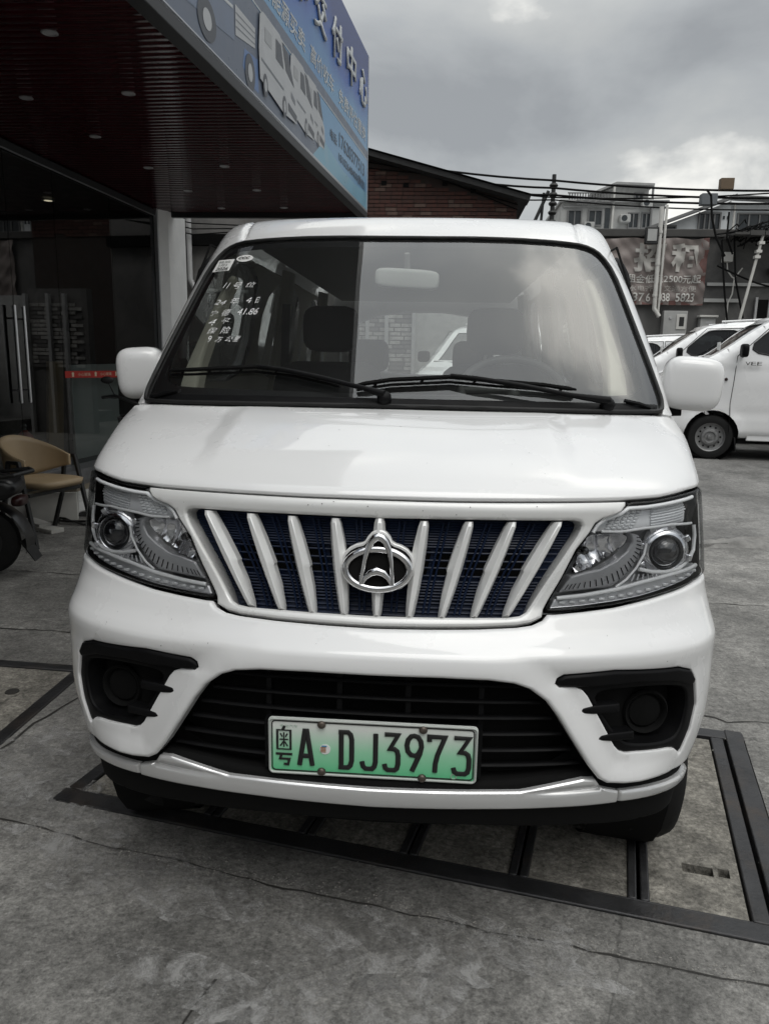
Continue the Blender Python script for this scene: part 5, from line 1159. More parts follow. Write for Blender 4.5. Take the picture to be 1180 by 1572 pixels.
MB().tube([(.0, -.17, .66), (.26, -.16, .69), (.33, 0, .70), (.26, .16, .69), (0, .17, .66)], .013, 8).build('grab_rail', 'blackiron', sc_)
MB().beam((-.35, -.12, .27), (.02, -.10, .24), .05, .07).build('swing_arm', 'blackiron', sc_, bev=.01)
MB().tube([(-.6, .15, .25), (-.2, .16, .24), (.15, .16, .30)], [.03, .05, .055], 12).build('exhaust', 'blackiron', sc_)
MB().prism([(-1.9, .30), (-1.2, .30), (-1.2, .38), (-1.62, .40), (-1.72, .95), (-1.80, .95)], (0, -.14, 0), (1, 0, 0), (0, 0, 1), (0, .28, 0)).build('leg_shield', 'scootblack', sc_, 40, bev=.03)
wh2 = MB().lathe([(.12, -.045), (.19, -.05), (.215, -.035), (.225, 0), (.215, .035), (.19, .05), (.12, .045)], (-1.98, 0, .225), (0, 1, 0), 28, caps=False).build('wheel', 'tyre', sc_, 40)
MB().tube([(-1.80, 0, .95), (-1.74, 0, 1.08)], .03, 8).tube([(-1.70, -.33, 1.10), (-1.74, -.1, 1.08), (-1.74, .1, 1.08), (-1.70, .33, 1.10)], .016, 8).build('handlebar', 'blackiron', sc_)
eb_ = thing('electric_bike', 'black electric bike parked between the white van and the shop', 'bike', (-2.94, 5.92, 0), rad(-70))
for x in (-.62, .62): MB().lathe([(.19, -.03), (.235, -.03), (.25, 0), (.235, .03), (.19, .03)], (x, 0, .25), (0, 1, 0), 28, caps=False).build('wheel', 'tyre', eb_)
MB().tube([(.62, 0, .25), (.50, 0, .62), (.42, 0, .98)], .022, 8).tube([(.47, 0, .55), (.1, 0, .32), (-.3, 0, .34), (-.62, 0, .25)], .03, 8).tube([(-.3, 0, .34), (-.35, 0, .72)], .022, 8).build('frame', 'blackiron', eb_)
MB().tube([(.32, -.34, 1.06), (.38, -.22, 1.08), (.42, 0, 1.0), (.38, .22, 1.08), (.32, .34, 1.06)], .016, 8).tube([(.44, -.33, 1.07), (.44, -.20, 1.06)], .007, 6).tube([(.44, .33, 1.07), (.44, .20, 1.06)], .007, 6).build('handlebar', 'blackiron', eb_)
MB().tube([(.38, -.22, 1.08), (.40, -.27, 1.20)], .006, 6).ellipsoid((.40, -.28, 1.23), .015, .06, .035).build('mirror', 'blackiron', eb_, 60)
MB().ellipsoid((-.40, 0, .77), .20, .11, .05, .5, .6).build('saddle', 'rubber', eb_, 60)
bs = MB()
for k in range(5):
    z = .68+.055*k; h = .13+.012*k; bs.tube([(.62-h, -h, z), (.62+h, -h, z), (.62+h, h, z), (.62-h, h, z)], .005, 5, True)
for i in range(5):
    for (ax_, ay_) in ((-1, i/2-1), (1, i/2-1), (i/2-1, -1), (i/2-1, 1)): bs.tube([(.62+.13*ax_, .13*ay_, .68), (.62+.178*ax_, .178*ay_, .90)], .004, 5)
bs.build('basket', 'blackiron', eb_)
# heap of plastic sheeting, cartons and cables
M['plastic'] = mat('plastic_sheet', (.50, .50, .48), .25, var=.12, vscale=7); M['carton'] = mat('carton', (.30, .26, .20), .8, var=.15); M['whitebox'] = mat('white_box', (.50, .49, .46), .6, var=.1)
pb = MB(); nx, ny = 46, 34; rr = random.Random(12)
from mathutils import noise as mnoise
for j in range(ny+1):
    for i in range(nx+1):
        u, v = -1+2*i/nx, -1+2*j/ny; r = math.hypot(u, v)
        q = Vector((u*2.2, v*2.2, 3.1)); n = mnoise.noise(q)*.5+abs(mnoise.noise(q*2.3))*.45+abs(mnoise.noise(q*5.1))*.22
        h = max(0, 1-r**2.2)**.6*(.20+.16*n)+.004
        pb.v.append((-3.85+.62*u*(1+.15*mnoise.noise(Vector((v*2, 1, 0)))), 5.35+.60*v*(1+.15*mnoise.noise(Vector((u*2, 5, 0)))), h+.06*max(0, -u)))
for j in range(ny):
    for i in range(nx): a = j*(nx+1)+i; pb.f.append((a, a+1, a+nx+2, a+nx+1))
tag(pb.build('plastic_sheeting', 'plastic', None, 30), 'crumpled clear plastic sheeting heaped on the floor behind the beige chair', 'plastic sheet')
bx_ = thing('carton', 'pale open carton standing behind the legs of the beige chair', 'carton', (-3.32, 4.78, 0), rad(24))
MB().box(-.20, .20, -.14, .14, 0, .26).build('box_body', 'whitebox', bx_, bev=.006)
MB().add([(-.2, -.14, .26), (.2, -.14, .26), (.22, -.24, .34), (-.2, -.25, .33)], [(0, 1, 2, 3)]).add([(.2, -.14, .26), (.2, .14, .26), (.31, .15, .30), (.30, -.15, .29)], [(0, 1, 2, 3)]).build('flap', 'carton', bx_)
bx2 = thing('carton', 'flattened white carton lying on the floor by the chair', 'carton', (-3.20, 4.33, 0), rad(-28))
MB().box(-.22, .22, -.06, .06, .0, .035).build('box_body', 'whitebox', bx2, bev=.004); MB().box(-.21, .05, -.055, .055, .036, .06, Matrix.Rotation(rad(4), 4, 'Y')).build('flap', 'whitebox', bx2)
cbl = MB(); P = []
for k in range(60):
    q = k*.32; P.append((-3.05+.24*math.cos(q)+.02*k/10, 4.72+.16*math.sin(q)+.05*math.sin(q*.37), .012+.004*(k % 7)))
cbl.tube(P, .010, 6); tag(cbl.build('cable', 'rubber', None, 60), 'coil of black cable on the floor behind the chair', 'cable')

# ------------------------------------------------------------------ white vans parked on the right
def build_minivan(label):
    root = thing('parked_van', label, 'van', group='white vans parked on the lot')
    hw = lambda z: .825-.0*z if z < 1.0 else .825-.135*((z-1.0)/.9)**1.25
    prof = smooth([(2.02, .34), (2.10, .50), (2.10, .72), (2.02, .98), (1.86, 1.14), (1.30, 1.36), (.72, 1.80), (.42, 1.915), (-.3, 1.955), (-1.4, 1.955), (-1.98, 1.90), (-2.10, 1.45), (-2.14, .80), (-2.12, .36), (-1.70, .30), (-.8, .28), (.8, .28), (1.75, .30)], 2)
    arches = [[(cx+.345*math.cos(q), .31+.345*math.sin(q)) for q in np.linspace(0, 2*math.pi, 29)[:-1]] for cx in (1.30, -1.32)]
    fwin = smooth([(1.02, 1.38), (.62, 1.76), (.50, 1.80), (.02, 1.80), (.02, 1.36)], 2); mwin = smooth([(-.08, 1.36), (-.08, 1.80), (-.98, 1.80), (-.98, 1.36)], 2); rwin = smooth([(-1.1, 1.36), (-1.1, 1.80), (-1.78, 1.80), (-1.92, 1.38)], 2)
    lo = resample(prof, .07); wins = [resample(x, .07) for x in (fwin, mwin, rwin)]; ar = [resample(x, .07) for x in arches]
    gx, gz = np.meshgrid(np.arange(-2.2, 2.2, .06), np.arange(.25, 2.0, .05)); c = np.stack([gx.ravel(), gz.ravel()], 1)
    d0 = polydist(c, lo); ok = inside(c, lo) & (d0 > .012)
    for q in wins+ar: ok &= ~inside(c, q) & (polydist(c, q) > .015)
    v, f = tri([lo]+wins+ar, [tuple(p) for p in c[ok]])
    d = polydist(v, lo); R = .11; roll = np.where(d < R, R-np.sqrt(np.maximum(R*R-(R-d)**2, 0)), 0)
    fl = np.array([.018*math.exp(-((math.hypot(p[0]-cx, p[1]-.31)-.36)/.05)**2) for p in v for cx in ((1.30 if p[0] > 0 else -1.32),)])
    belt = np.array([.010*math.exp(-((p[1]-1.27)/.03)**2)-.012*math.exp(-((p[1]-.62)/.05)**2) for p in v])
    wid = np.array([hw(p[1]) for p in v])-roll+fl+belt
    body = MB()
    for s in (1, -1): body.add([(p[0], s*w_, p[1]) for p, w_ in zip(v, wid)], f.tolist())
    # crown over the top, front and back
    k = len(lo); wlo = [hw(p[1])-R for p in lo]; ns = 12
    ws_i = [i for i, p in enumerate(lo) if .70 < p[0] < 1.30 and p[1] > 1.34]
    for i in range(k):
        a, b = lo[i], lo[(i+1) % k]
        isws = (.70 < (a[0]+b[0])/2 < 1.32) and (a[1]+b[1])/2 > 1.345
        for j in range(ns):
            q0, q1 = -1+2*j/ns, -1+2*(j+1)/ns
            if isws and 0 < j < ns-1: continue
            bow = lambda q, p: (p[0]+(.06*(1-q*q) if p[0] > .5 else 0), p[1]+(.02*(1-q**4) if p[1] > 1.85 else 0))
            pts = []
            for (p, wv, q) in ((a, wlo[i], q0), (a, wlo[i], q1), (b, wlo[(i+1) % k], q1), (b, wlo[(i+1) % k], q0)):
                x, z = bow(q, p); pts.append((x, q*wv, z))
            body.add(pts, [(0, 1, 2, 3)])
    bo = body.build('body', 'paint', root, 32)
    wsq = [p for p in lo if .62 < p[0] < 1.36 and p[1] > 1.33]; wsq.sort(key=lambda p: p[1])
    wsm = MB()
    for p in wsq:
        for j in range(13):
            q = -1+2*j/12; wsm.v.append((p[0]+.06*(1-q*q)-.006, q*(hw(p[1])-R)*1.0, p[1]-.006))
    for i in range(len(wsq)-1):
        for j in range(12): wsm.f.append((i*13+j, i*13+j+1, i*13+14+j, i*13+13+j))
    wsm.build('windscreen', 'sideglass', root, 60)
    for q in wins:
        vq, fq = tri([q])
        for s in (1, -1): MB().add([(p[0], s*(hw(p[1])-.012), p[1]) for p in vq], fq.tolist()).build('side_window', 'tint', root)
    for q in wins:
        for s in (1, -1): MB().tube([(p[0], s*(hw(p[1])+.002), p[1]) for p in q], .010, 5, True).build('window_seal', 'rubber', root, 60)
    for s in (1, -1):
        for sm in ([(1.08, .36), (1.10, .75), (1.06, 1.36), (.60, 1.82), (.0, 1.84), (-.03, .40)], [(-.05, .40), (-.04, 1.84), (-1.04, 1.84), (-1.04, .40)]):
            MB().tube([(a[0]+(b[0]-a[0])*u, s*(hw(a[1]+(b[1]-a[1])*u)+.0015+(.018*math.exp(-((math.hypot(a[0]+(b[0]-a[0])*u-1.3, a[1]+(b[1]-a[1])*u-.31)-.36)/.05)**2))), a[1]+(b[1]-a[1])*u) for a, b in zip(sm, sm[1:]) for u in np.linspace(0, .9, 8)], .0045, 5).build('door_seam', 'matte', root)
        MB().beam((-.9, s*.775, .31), (.85, s*.775, .31), .05, .10).build('sill', 'paint', root, bev=.01)
        MB().tube([(.12, s*.835, 1.12), (.13, s*.855, 1.12), (.26, s*.855, 1.12), (.27, s*.835, 1.12)], .012, 8).build('door_handle', 'black', root)
        m1 = MB().ellipsoid((1.02, s*.94, 1.43), .045, .095, .085, .5, .5, 20, 12).build('door_mirror', 'black', root, 60)
        MB().tube([(1.0, s*.80, 1.36), (1.02, s*.92, 1.38)], .02, 8).build('mirror_foot', 'black', m1)
        MB().ellipsoid((1.99, s*.62, .90), .10, .17, .12, .6, .6, 20, 12).build('headlight', 'frosty', root, 60)
        MB().lathe([(.022, 0), (.018, .012), (1e-5, .016)], (1.18, s*.832, 1.06), (0, s, 0), 12).build('side_repeater', 'taillamp', root)
        for wx in (1.30, -1.32):
            wh = MB().lathe([(.19, .07), (.235, .08), (.275, .07), (.295, .04), (.295, -.08), (.2, -.09)], (wx, s*.735, .295), (0, s, 0), 40, caps=False).build('wheel', 'tyre', root, 40)
            MB().lathe([(.195, .068), (.182, .058), (.178, .030), (.150, .020), (.125, .026), (.105, .050), (.075, .056), (.06, .040), (.035, .040), (.03, .060), (1e-5, .064)], (wx, s*.735, .295), (0, s, 0), 36).build('rim', 'rimsteel', wh, 35)
            hl = MB()
            for q in range(12):
                a_ = 2*math.pi*q/12; hl.lathe([(.014, .0), (.014, .003), (1e-5, .003)], (wx+.137*math.cos(a_), s*(.735+.0225), .295+.137*math.sin(a_)), (0, s, 0), 8)
            hl.build('rim_hole', 'matte', wh)
            MB().lathe([(.345, -.3), (.35, .06)], (wx, s*.735, .31), (0, s, 0), 28, caps=False).build('wheel_arch', 'matte', root)
            MB().beam((wx-.30, s*.74, .30), (wx-.33, s*.74, .12), .18, .012, (1, 0, 0)).build('mud_flap', 'rubber', root)
    for y in (-.52, .52): MB().tube([(.35, y, 1.945), (-.3, y, 1.985), (-1.4, y, 1.985), (-1.9, y, 1.93)], .014, 8).build('roof_rib', 'paint', root, 60)
    MB().box(-2.0, 1.7, -.74, .74, .22, .50).build('underbody', 'matte', root)
    MB().box(1.0, 1.5, -.70, .70, .95, 1.25).build('dashboard', 'dash', root, bev=.04)
    for y in (-.38, .38):
        MB().ellipsoid((.42, y, 1.08), .10, .24, .42, .4, .4, 16, 10).ellipsoid((.36, y, 1.56), .05, .12, .09, .5, .5, 14, 8).build('seat', 'seat', root, 60)
    for y, b in ((-.2, -.62), (.5, .10)): MB().tube([(1.44, y, 1.345), (1.38, (y+b)/2, 1.352), (1.36, b, 1.36)], .008, 6).build('wiper', 'matte', root)
    wp = MB().box(1.22, 1.225, .28, .48, 1.42, 1.55); wp.build('windscreen_paper', 'white', root)
    return root
LZ = .25
HEAD = rad(172)     # facing left and slightly away
v1 = build_minivan('white van with dark door glass, nearest of the row on the right')
fwd = Vector((math.cos(HEAD), math.sin(HEAD), 0)); lat = Vector((-fwd.y, fwd.x, 0))
hub = Vector((3.745, 8.66, LZ)); v1.location = hub-fwd*1.30-lat*.815; v1.rotation_euler = (0, 0, HEAD)
for s in (1, -1):
    text_mesh('V', 'badge', 'ink', v1, (.97 if s > 0 else .86, s*.838, 1.245), (-s, 0, 0), (0, 0, 1), wd=.06, ht=.045, ext=.004)
    text_mesh('EE', 'badge', 'ink', v1, (.90 if s > 0 else .93, s*.838, 1.245), (-s, 0, 0), (0, 0, 1), wd=.13, ht=.045, ext=.004)
def put(label, x, y, head, z=LZ):
    r = dup(v1)
    for c in list(r.children):
        if c.name.startswith('badge'): bpy.data.objects.remove(c)
    r.location = (x, y, z); r.rotation_euler = (0, 0, head); r['label'] = label; return r
L1 = v1.location
v2 = put('white van with a paper in its windscreen, second in the row on the right', L1.x-.10, L1.y+2.35, HEAD)
v3 = put('white van farthest back in the row on the right, below the rental banner', L1.x-.55, L1.y+5.3, HEAD, .12)
v4 = put('white van standing behind the front van, seen through its rear window', 1.12, 10.7, rad(247), .12)
v4['group'] = 'white vans parked on the lot'

# ------------------------------------------------------------------ walls and buildings behind
M['brick'] = mat('old_brick', (.062, .027, .021), .9, var=.5, vscale=9, bump=.4, bscale=40, dirt=(.05, .03, .025), dscale=4, damt=.7)
M['brick2'] = mat('brown_brick', (.052, .025, .020), .9, var=.5, vscale=9, bump=.4, bscale=40); M['brick3'] = mat('pale_brick', (.095, .062, .050), .9, var=.4, vscale=9, bump=.4, bscale=40)
M['mortar'] = mat('mortar', (.040, .030, .026), .95, var=.3); M['rooftile'] = mat('dark_roof', (.020, .020, .020), .8, var=.3)
bh = thing('brick_building', 'old dark red brick gable with a black roof edge behind the van', 'building')
gx0, gz0, gx1, gz1 = -4.2, 6.32, 1.60, 4.80
def gable(x): return gz0+(gz1-gz0)*(x-gx0)/(gx1-gx0)
MB().add([(gx0, 15.03, 0), (gx1, 15.03, 0), (gx1, 15.03, gable(gx1)), (gx0, 15.03, gable(gx0)), (gx1, 22, 0), (gx1, 22, gable(gx1)), (gx0, 22, gable(gx0)), (gx0, 22, 0)], [(0, 1, 2, 3), (1, 4, 5, 2), (0, 3, 6, 7)]).build('wall', 'mortar', bh)
bmeshes = {}
rr = random.Random(21); nbr = 0
for row in range(40):
    z = 4.12+.079*row; x = -1.75+(.13 if row % 2 else 0)
    while x < gx1-.01:
        L_ = rr.choice((.24, .24, .23, .25, .12)); x1 = min(x+L_, gx1-.002)
        if z+.07 < gable((x+x1)/2)-.10 and x1-x > .05 and rr.random() > .02 and nbr < 290:
            k = (round(x1-x, 2))
            if k not in bmeshes:
                b = MB().box(0, x1-x-.014, -.022, .05, 0, .064); o = b.build('brick', None, bh); bmeshes[k] = o.data; bpy.data.objects.remove(o)
            me = bmeshes[k]; mk_ = rr.choices(('brick', 'brick2', 'brick3'), (6, 4, 1))[0]
            o = bpy.data.objects.new('brick', me); COL.objects.link(o); o.parent = bh
            if not me.materials: me.materials.append(None)
            o.location = (x, 15.03-rr.uniform(0, .010), z+rr.uniform(-.003, .003)); o.rotation_euler = (0, rad(rr.uniform(-.6, .6)), 0)
            o.material_slots[0].link = 'OBJECT'; o.material_slots[0].material = M[mk_]; nbr += 1
        x = x1
MB().beam((gx0, 14.9, gable(gx0)+.04), (gx1+.22, 14.9, gable(gx1+.22)+.04), .5, .10, (0, 0, 1)).build('verge', 'rooftile', bh)
MB().add([(gx0, 14.6, gable(gx0)+.12), (gx1+.25, 14.6, gable(gx1+.25)+.12), (gx1+.25, 22, gable(gx1+.25)+.12), (gx0, 22, gable(gx0)+.12)], [(0, 1, 2, 3)]).build('roof', 'rooftile', bh)
for x, z in ((-.78, 5.06), (.03, 5.10), (.62, 4.95), (-1.25, 5.1)): MB().box(x, x+.11, 14.985, 15.02, z, z+.09).build('wall_hole', 'matte', bh)
MB().tube([(-2.2, 14.98, 5.66), (-.5, 14.97, 5.38), (.6, 14.97, 5.0), (1.6, 14.97, 4.72)], .012, 6).tube([(-2.2, 14.98, 5.50), (-.2, 14.97, 5.30), (1.6, 14.97, 4.62)], .010, 6).build('wall_cable', 'matte', bh)
# low wall seen past the end of the canopy (left)
M['greyrender'] = mat('grey_render', (.16, .155, .15), .85, var=.3, vscale=1.5, bump=.2, bscale=15, dirt=(.05, .05, .05), dscale=1.2, damt=.6); M['pipe'] = mat('grey_pipe', (.42, .42, .42), .5, var=.1); M['pipew'] = mat('white_pipe', (.55, .54, .51), .5, var=.1)
lw = thing('rear_wall', 'grey rendered wall with a dark beam beyond the end of the canopy', 'wall')
MB().box(-6.5, -1.5, 13.1, 13.4, 0, 4.5).build('wall_face', 'greyrender', lw); MB().box(-6.5, -1.5, 12.95, 13.1, 3.58, 3.78).build('beam', 'matte', lw)
MB().box(-5.5, -4.85, 12.9, 13.08, .5, 3.55).build('dark_opening', 'matte', lw)
pp = MB().tube([(-4.72, 12.95, 4.4), (-4.72, 12.95, 2.95), (-4.66, 12.95, 2.82), (-4.45, 12.95, 2.74), (-3.4, 12.95, 2.70)], .05, 12)
tag(pp.build('drain_pipe', 'pipe', None, 60), 'grey drain pipe bending along the wall past the canopy end', 'pipe')
cbm = MB()
for k in range(3): cbm.tube([(-5.4+.1*k, 12.85, 4.1-.12*k), (-4.6, 12.85, 3.95-.10*k), (-3.2, 12.85, 3.90-.03*k), (-2.0, 12.85, 4.05)], .012, 5)
tag(cbm.build('wall_cable', 'matte', None), 'loose black cables strung along the wall past the canopy end', 'cable')
# what shows through the van's own rear window: whitewashed block wall with posts
M['block'] = mat('whitewashed_block', (.42, .41, .39), .9, var=.35, vscale=6, dirt=(.16, .15, .14), dscale=8, damt=.7)
yw = thing('block_wall', 'whitewashed block wall with grey posts seen through the rear window', 'wall')
MB().box(-1.6, -.36, 12.02, 12.2, 0, 2.7).build('wall_face', 'greyrender', yw)
rr = random.Random(5)
for r_ in range(16):
    x = -1.5+(.14 if r_ % 2 else 0)
    while x < -.45:
        L_ = rr.choice((.26, .3, .2)); L_ = min(L_, -.40-x); MB().box(x, x+L_-.02, 11.99-rr.uniform(0, .02), 12.05, 1.25+.075*r_, 1.25+.075*r_+.058).build('block', 'block' if rr.random() < .7 else 'greyrender', yw); x += L_
for x in (-1.2, -.86, -.38): MB().box(x-.03, x+.03, 11.88, 11.97, 0, 2.6).build('post', 'pipe', yw)
MB().box(-.36, 3.2, 12.3, 12.5, 0, 2.6).build('wall_face', mat('pale_render', (.40, .40, .39), .85, var=.15), yw)
# long dark wall with the rental banner (right)
M['wallR'] = mat('sooty_render', (.115, .112, .108), .85, var=.35, vscale=.9, bump=.25, bscale=9, dirt=(.03, .03, .03), dscale=.8, damt=.7); M['coping'] = mat('dark_coping', (.06, .058, .055), .9, var=.3); M['greytrim'] = mat('grey_trim', (.36, .36, .35), .7, var=.1)
rw = thing('yard_wall', 'long sooty yard wall with pale bands behind the row of vans', 'wall')
MB().box(2.9, 24, 17.05, 17.4, 0, 4.42).build('wall_face', 'wallR', rw); MB().box(2.8, 7.2, 16.95, 17.5, 4.42, 4.60).build('coping', 'coping', rw, bev=.02)
MB().box(6.25, 24, 16.98, 17.05, 3.35, 3.42).build('band', 'greytrim', rw); MB().box(6.2, 7.0, 16.96, 17.05, 2.98, 3.06).build('band', 'greytrim', rw)
MB().box(7.6, 14, 16.7, 17.05, 3.60, 3.75).build('ledge', 'coping', rw); MB().box(7.9, 9.2, 16.97, 17.05, 2.55, 3.0).build('shutter', 'greytrim', rw)
wf = MB().box(7.4, 8.0, 16.99, 17.05, 2.55, 3.05).build('window_opening', 'matte', rw); MB().box(7.38, 7.43, 16.95, 17.0, 2.5, 3.1).box(7.68, 7.72, 16.95, 17.0, 2.5, 3.1).box(7.98, 8.02, 16.95, 17.0, 2.5, 3.1).build('window_frame', 'pipe', wf)
# corrugated lean-to roof edge, ragged
lr = MB(); rr = random.Random(9)
for k in range(26): x = 6.5+.32*k; lr.box(x, x+.30, 16.2, 17.3, 4.36+.05*k*.25+rr.uniform(-.03, .05), 4.39+.05*k*.25+rr.uniform(0, .06), )
tag(lr.build('lean_to_roof', 'coping', None, 30), 'ragged dark sheet roof over the yard wall beyond the banner', 'roof')
# banner
bnm = bpy.data.materials.new('faded_banner'); bnm.use_nodes = True; t_ = bnm.node_tree; b_ = t_.nodes['Principled BSDF']; b_.inputs['Roughness'].default_value = .5
tc_ = t_.nodes.new('ShaderNodeTexCoord'); n_ = t_.nodes.new('ShaderNodeTexNoise'); n_.inputs['Scale'].default_value = 1.6; n_.inputs['Detail'].default_value = 6; t_.links.new(tc_.outputs['Object'], n_.inputs['Vector'])
r_ = t_.nodes.new('ShaderNodeValToRGB'); ee = r_.color_ramp.elements; ee[0].position = .3; ee[0].color = (.15, .122, .112, 1); ee[1].position = .75; ee[1].color = (.24, .205, .19, 1)
t_.links.new(n_.outputs['Fac'], r_.inputs[0]); t_.links.new(r_.outputs[0], b_.inputs['Base Color']); M['banner'] = bnm
M['fadedred'] = mat('faded_red', (.13, .060, .052), .6, var=.3); M['bannerletter'] = mat('faded_letter', (.37, .355, .33), .6, var=.08); M['bannerwhite'] = mat('banner_white', (.55, .54, .51), .6, var=.06)
bn = thing('rental_banner', 'faded brown rental banner with pale characters hung on the yard wall', 'banner')
bx0, bx1, bz0, bz1 = 3.55, 6.19, 2.90, 4.40
def bp(u, v, h=0):
    sag = .03*math.sin(u*23+v*3)*v**2; fold = .022*math.sin(u*31+v*9)+.018*math.sin(u*13-v*21)+.012*math.sin(u*57+v*31)
    return Vector((bx0+(bx1-bx0)*u-.02*(1-v), 16.93-fold-h, bz0+(bz1-bz0)*v-.035*math.sin(u*math.pi*3)**2*v+sag*.2))
nb_ = MB(); nx, ny = 70, 36
for j in range(ny+1):
    for i in range(nx+1): nb_.v.append(tuple(bp(i/nx, j/ny)))
for j in range(ny):
    for i in range(nx): a = j*(nx+1)+i; nb_.f.append((a, a+1, a+nx+2, a+nx+1))
nb_.build('banner_sheet', 'banner', bn, 60)
nb_ = MB()
for j in range(13):
    for k, u in enumerate((0.30, 1.0)): nb_.v.append(tuple(bp(.3+.7*j/12, 0 if k == 0 else .04+.03*math.sin(j), .004)))
for j in range(12): nb_.f.append((2*j, 2*j+2, 2*j+3, 2*j+1))
nb_.build('red_edge', 'fadedred', bn)
nb_ = MB()
for j in range(13):
    for k in (0, 1): nb_.v.append(tuple(bp(1 if k else .955-.02*math.sin(j*1.3), .25+.75*j/12, .004)))
for j in range(12): nb_.f.append((2*j, 2*j+1, 2*j+3, 2*j+2))
nb_.build('red_edge', 'fadedred', bn)
def btext(body, u0, u1, v0, v1, m, off=0.):
    o = text_mesh(body, 'banner_lettering', m, bn, (0, 0, 0), (1, 0, 0), (0, 1, 0), wd=u1-u0, ht=v1-v0, off=off)
    import bmesh
    bm = bmesh.new(); bm.from_mesh(o.data); bmesh.ops.triangulate(bm, faces=bm.faces[:])
    for _ in range(4):
        lg = [e for e in bm.edges if e.calc_length() > .02]
        if not lg: break
        bmesh.ops.subdivide_edges(bm, edges=lg, cuts=1); bmesh.ops.triangulate(bm, faces=[f for f in bm.faces if len(f.verts) > 3])
    bm.to_mesh(o.data); bm.free()
    n = len(o.data.vertices); co = np.empty(n*3); o.data.vertices.foreach_get('co', co); co = co.reshape(-1, 3)
    q = np.array([bp(u0+p[0], v0+p[1], .030) for p in co]); o.data.vertices.foreach_set('co', q.ravel()); o.data.update()
U = lambda x: (x-bx0)/(bx1-bx0)
btext('招', U(4.52), U(5.22), .50, .93, 'bannerletter', .035); btext('租', U(5.36), U(6.02), .50, .93, 'bannerletter', .035)
btext('租金低至2500元起', U(4.40), U(6.08), .33, .46, 'bannerwhite', .008)
btext('水电齐全 交通方便', U(4.46), U(6.0), .205, .295, 'bannerletter')
btext('137', U(4.46), U(4.83), .05, .18, 'bannerwhite', .012); btext('6838', U(5.05), U(5.42), .05, .18, 'bannerwhite', .012); btext('5823', U(5.55), U(5.98), .05, .18, 'bannerwhite', .012)
btext('6', U(4.88), U(4.98), .05, .18, 'bannerwhite', .012)
# pipe, floodlight and meter boxes on the wall
def tall_pipe():
    o = MB().tube([(5.02, 16.8, 5.05), (5.04, 16.8, 2.95), (5.04, 16.8, 2.80), (5.11, 16.78, 2.70), (5.16, 16.76, 2.62)], .050, 12)
    for z in (3.1, 3.8, 4.5): o.lathe([(.052, -.03), (.060, -.03), (.060, .03), (.052, .03)], (5.03, 16.8, z), (0, 0, 1), 12)
    return o.build('drain_pipe', 'pipew', None, 50)
tag(tall_pipe(), 'pale drain pipe running down in front of the rental banner', 'pipe')
tag(MB().tube([(5.15, 16.85, 5.1), (5.15, 16.85, 2.6)], .028, 10).build('conduit', 'pipew', None), 'thin conduit beside the pale drain pipe on the banner wall', 'conduit')
fl_ = thing('floodlight', 'square black floodlight on the wall above the rental banner', 'lamp', (4.82, 16.72, 4.42))
MB().box(-.15, .15, -.06, .04, -.20, .17).build('lamp_case', 'ink', fl_, bev=.015); MB().box(-.105, .105, -.072, -.061, -.135, .125).build('lamp_glass', 'greytrim', fl_, bev=.004); MB().tube([(-.17, 0, 0), (-.17, .1, -.02), (-.17, .25, 0)], .012, 6).tube([(.17, 0, 0), (.17, .1, -.02), (.17, .25, 0)], .012, 6).build('bracket', 'ink', fl_)
mb1 = thing('meter_box', 'wide grey meter box with a dark window under the rental banner', 'meter box', (5.55, 16.9, 2.32))
MB().box(-.27, .27, -.10, .12, -.25, .44).build('box_body', 'greytrim', mb1, bev=.01); MB().box(.02, .24, -.12, -.101, .02, .36).build('window_frame', 'pipew', mb1, bev=.006); MB().box(.08, .19, -.124, -.121, .09, .30).build('window_pane', 'ink', mb1); MB().lathe([(.03, 0), (.03, .02), (1e-5, .02)], (-.12, -.101, .28), (0, -1, 0), 14).build('lock', 'pipe', mb1)
mb2 = thing('meter_box', 'narrow pale meter box with a hood right of the wide meter box', 'meter box', (6.30, 16.9, 2.36))
MB().box(-.17, .17, -.08, .12, -.3, .26).build('box_body', 'greytrim', mb2, bev=.008); MB().box(-.21, .21, -.13, .12, .262, .31).build('hood', 'pipew', mb2, bev=.008); MB().box(-.12, -.08, -.086, -.081, -.15, .02).build('slot', 'ink', mb2); MB().box(-.05, .1, -.086, -.081, .12, .17).build('label_plate', 'pipe', mb2)
jb = thing('junction_box', 'small white junction box with a bent conduit on the dark wall', 'junction box', (6.62, 16.9, 3.96))
MB().box(-.10, .10, -.08, .12, -.09, .12).build('box_body', 'bannerwhite', jb, bev=.01)
MB().tube([(0, 0, -.09), (.03, 0, -.28), (.14, 0, -.42), (.20, 0, -.45), (.36, 0, -.22)], .016, 8).tube([(.20, 0, -.45), (.19, 0, -.8), (.12, .02, -1.0), (.12, .02, -1.7)], .016, 8).build('conduit', 'pipew', jb, 60)
sp1 = MB().tube([(7.12, 16.3, 4.35), (6.78, 16.3, 2.35), (6.74, 16.3, .2)], .032, 10)
for z, x in ((4.2, 7.1), (4.02, 7.06), (3.9, 7.04)): sp1.box(x-.06, x+.06, 16.24, 16.36, z-.03, z+.03)
tag(sp1.build('stay_pole', 'pipew', None, 40), 'slanting pale steel pole bristling with cable clamps by the dark wall', 'pole')
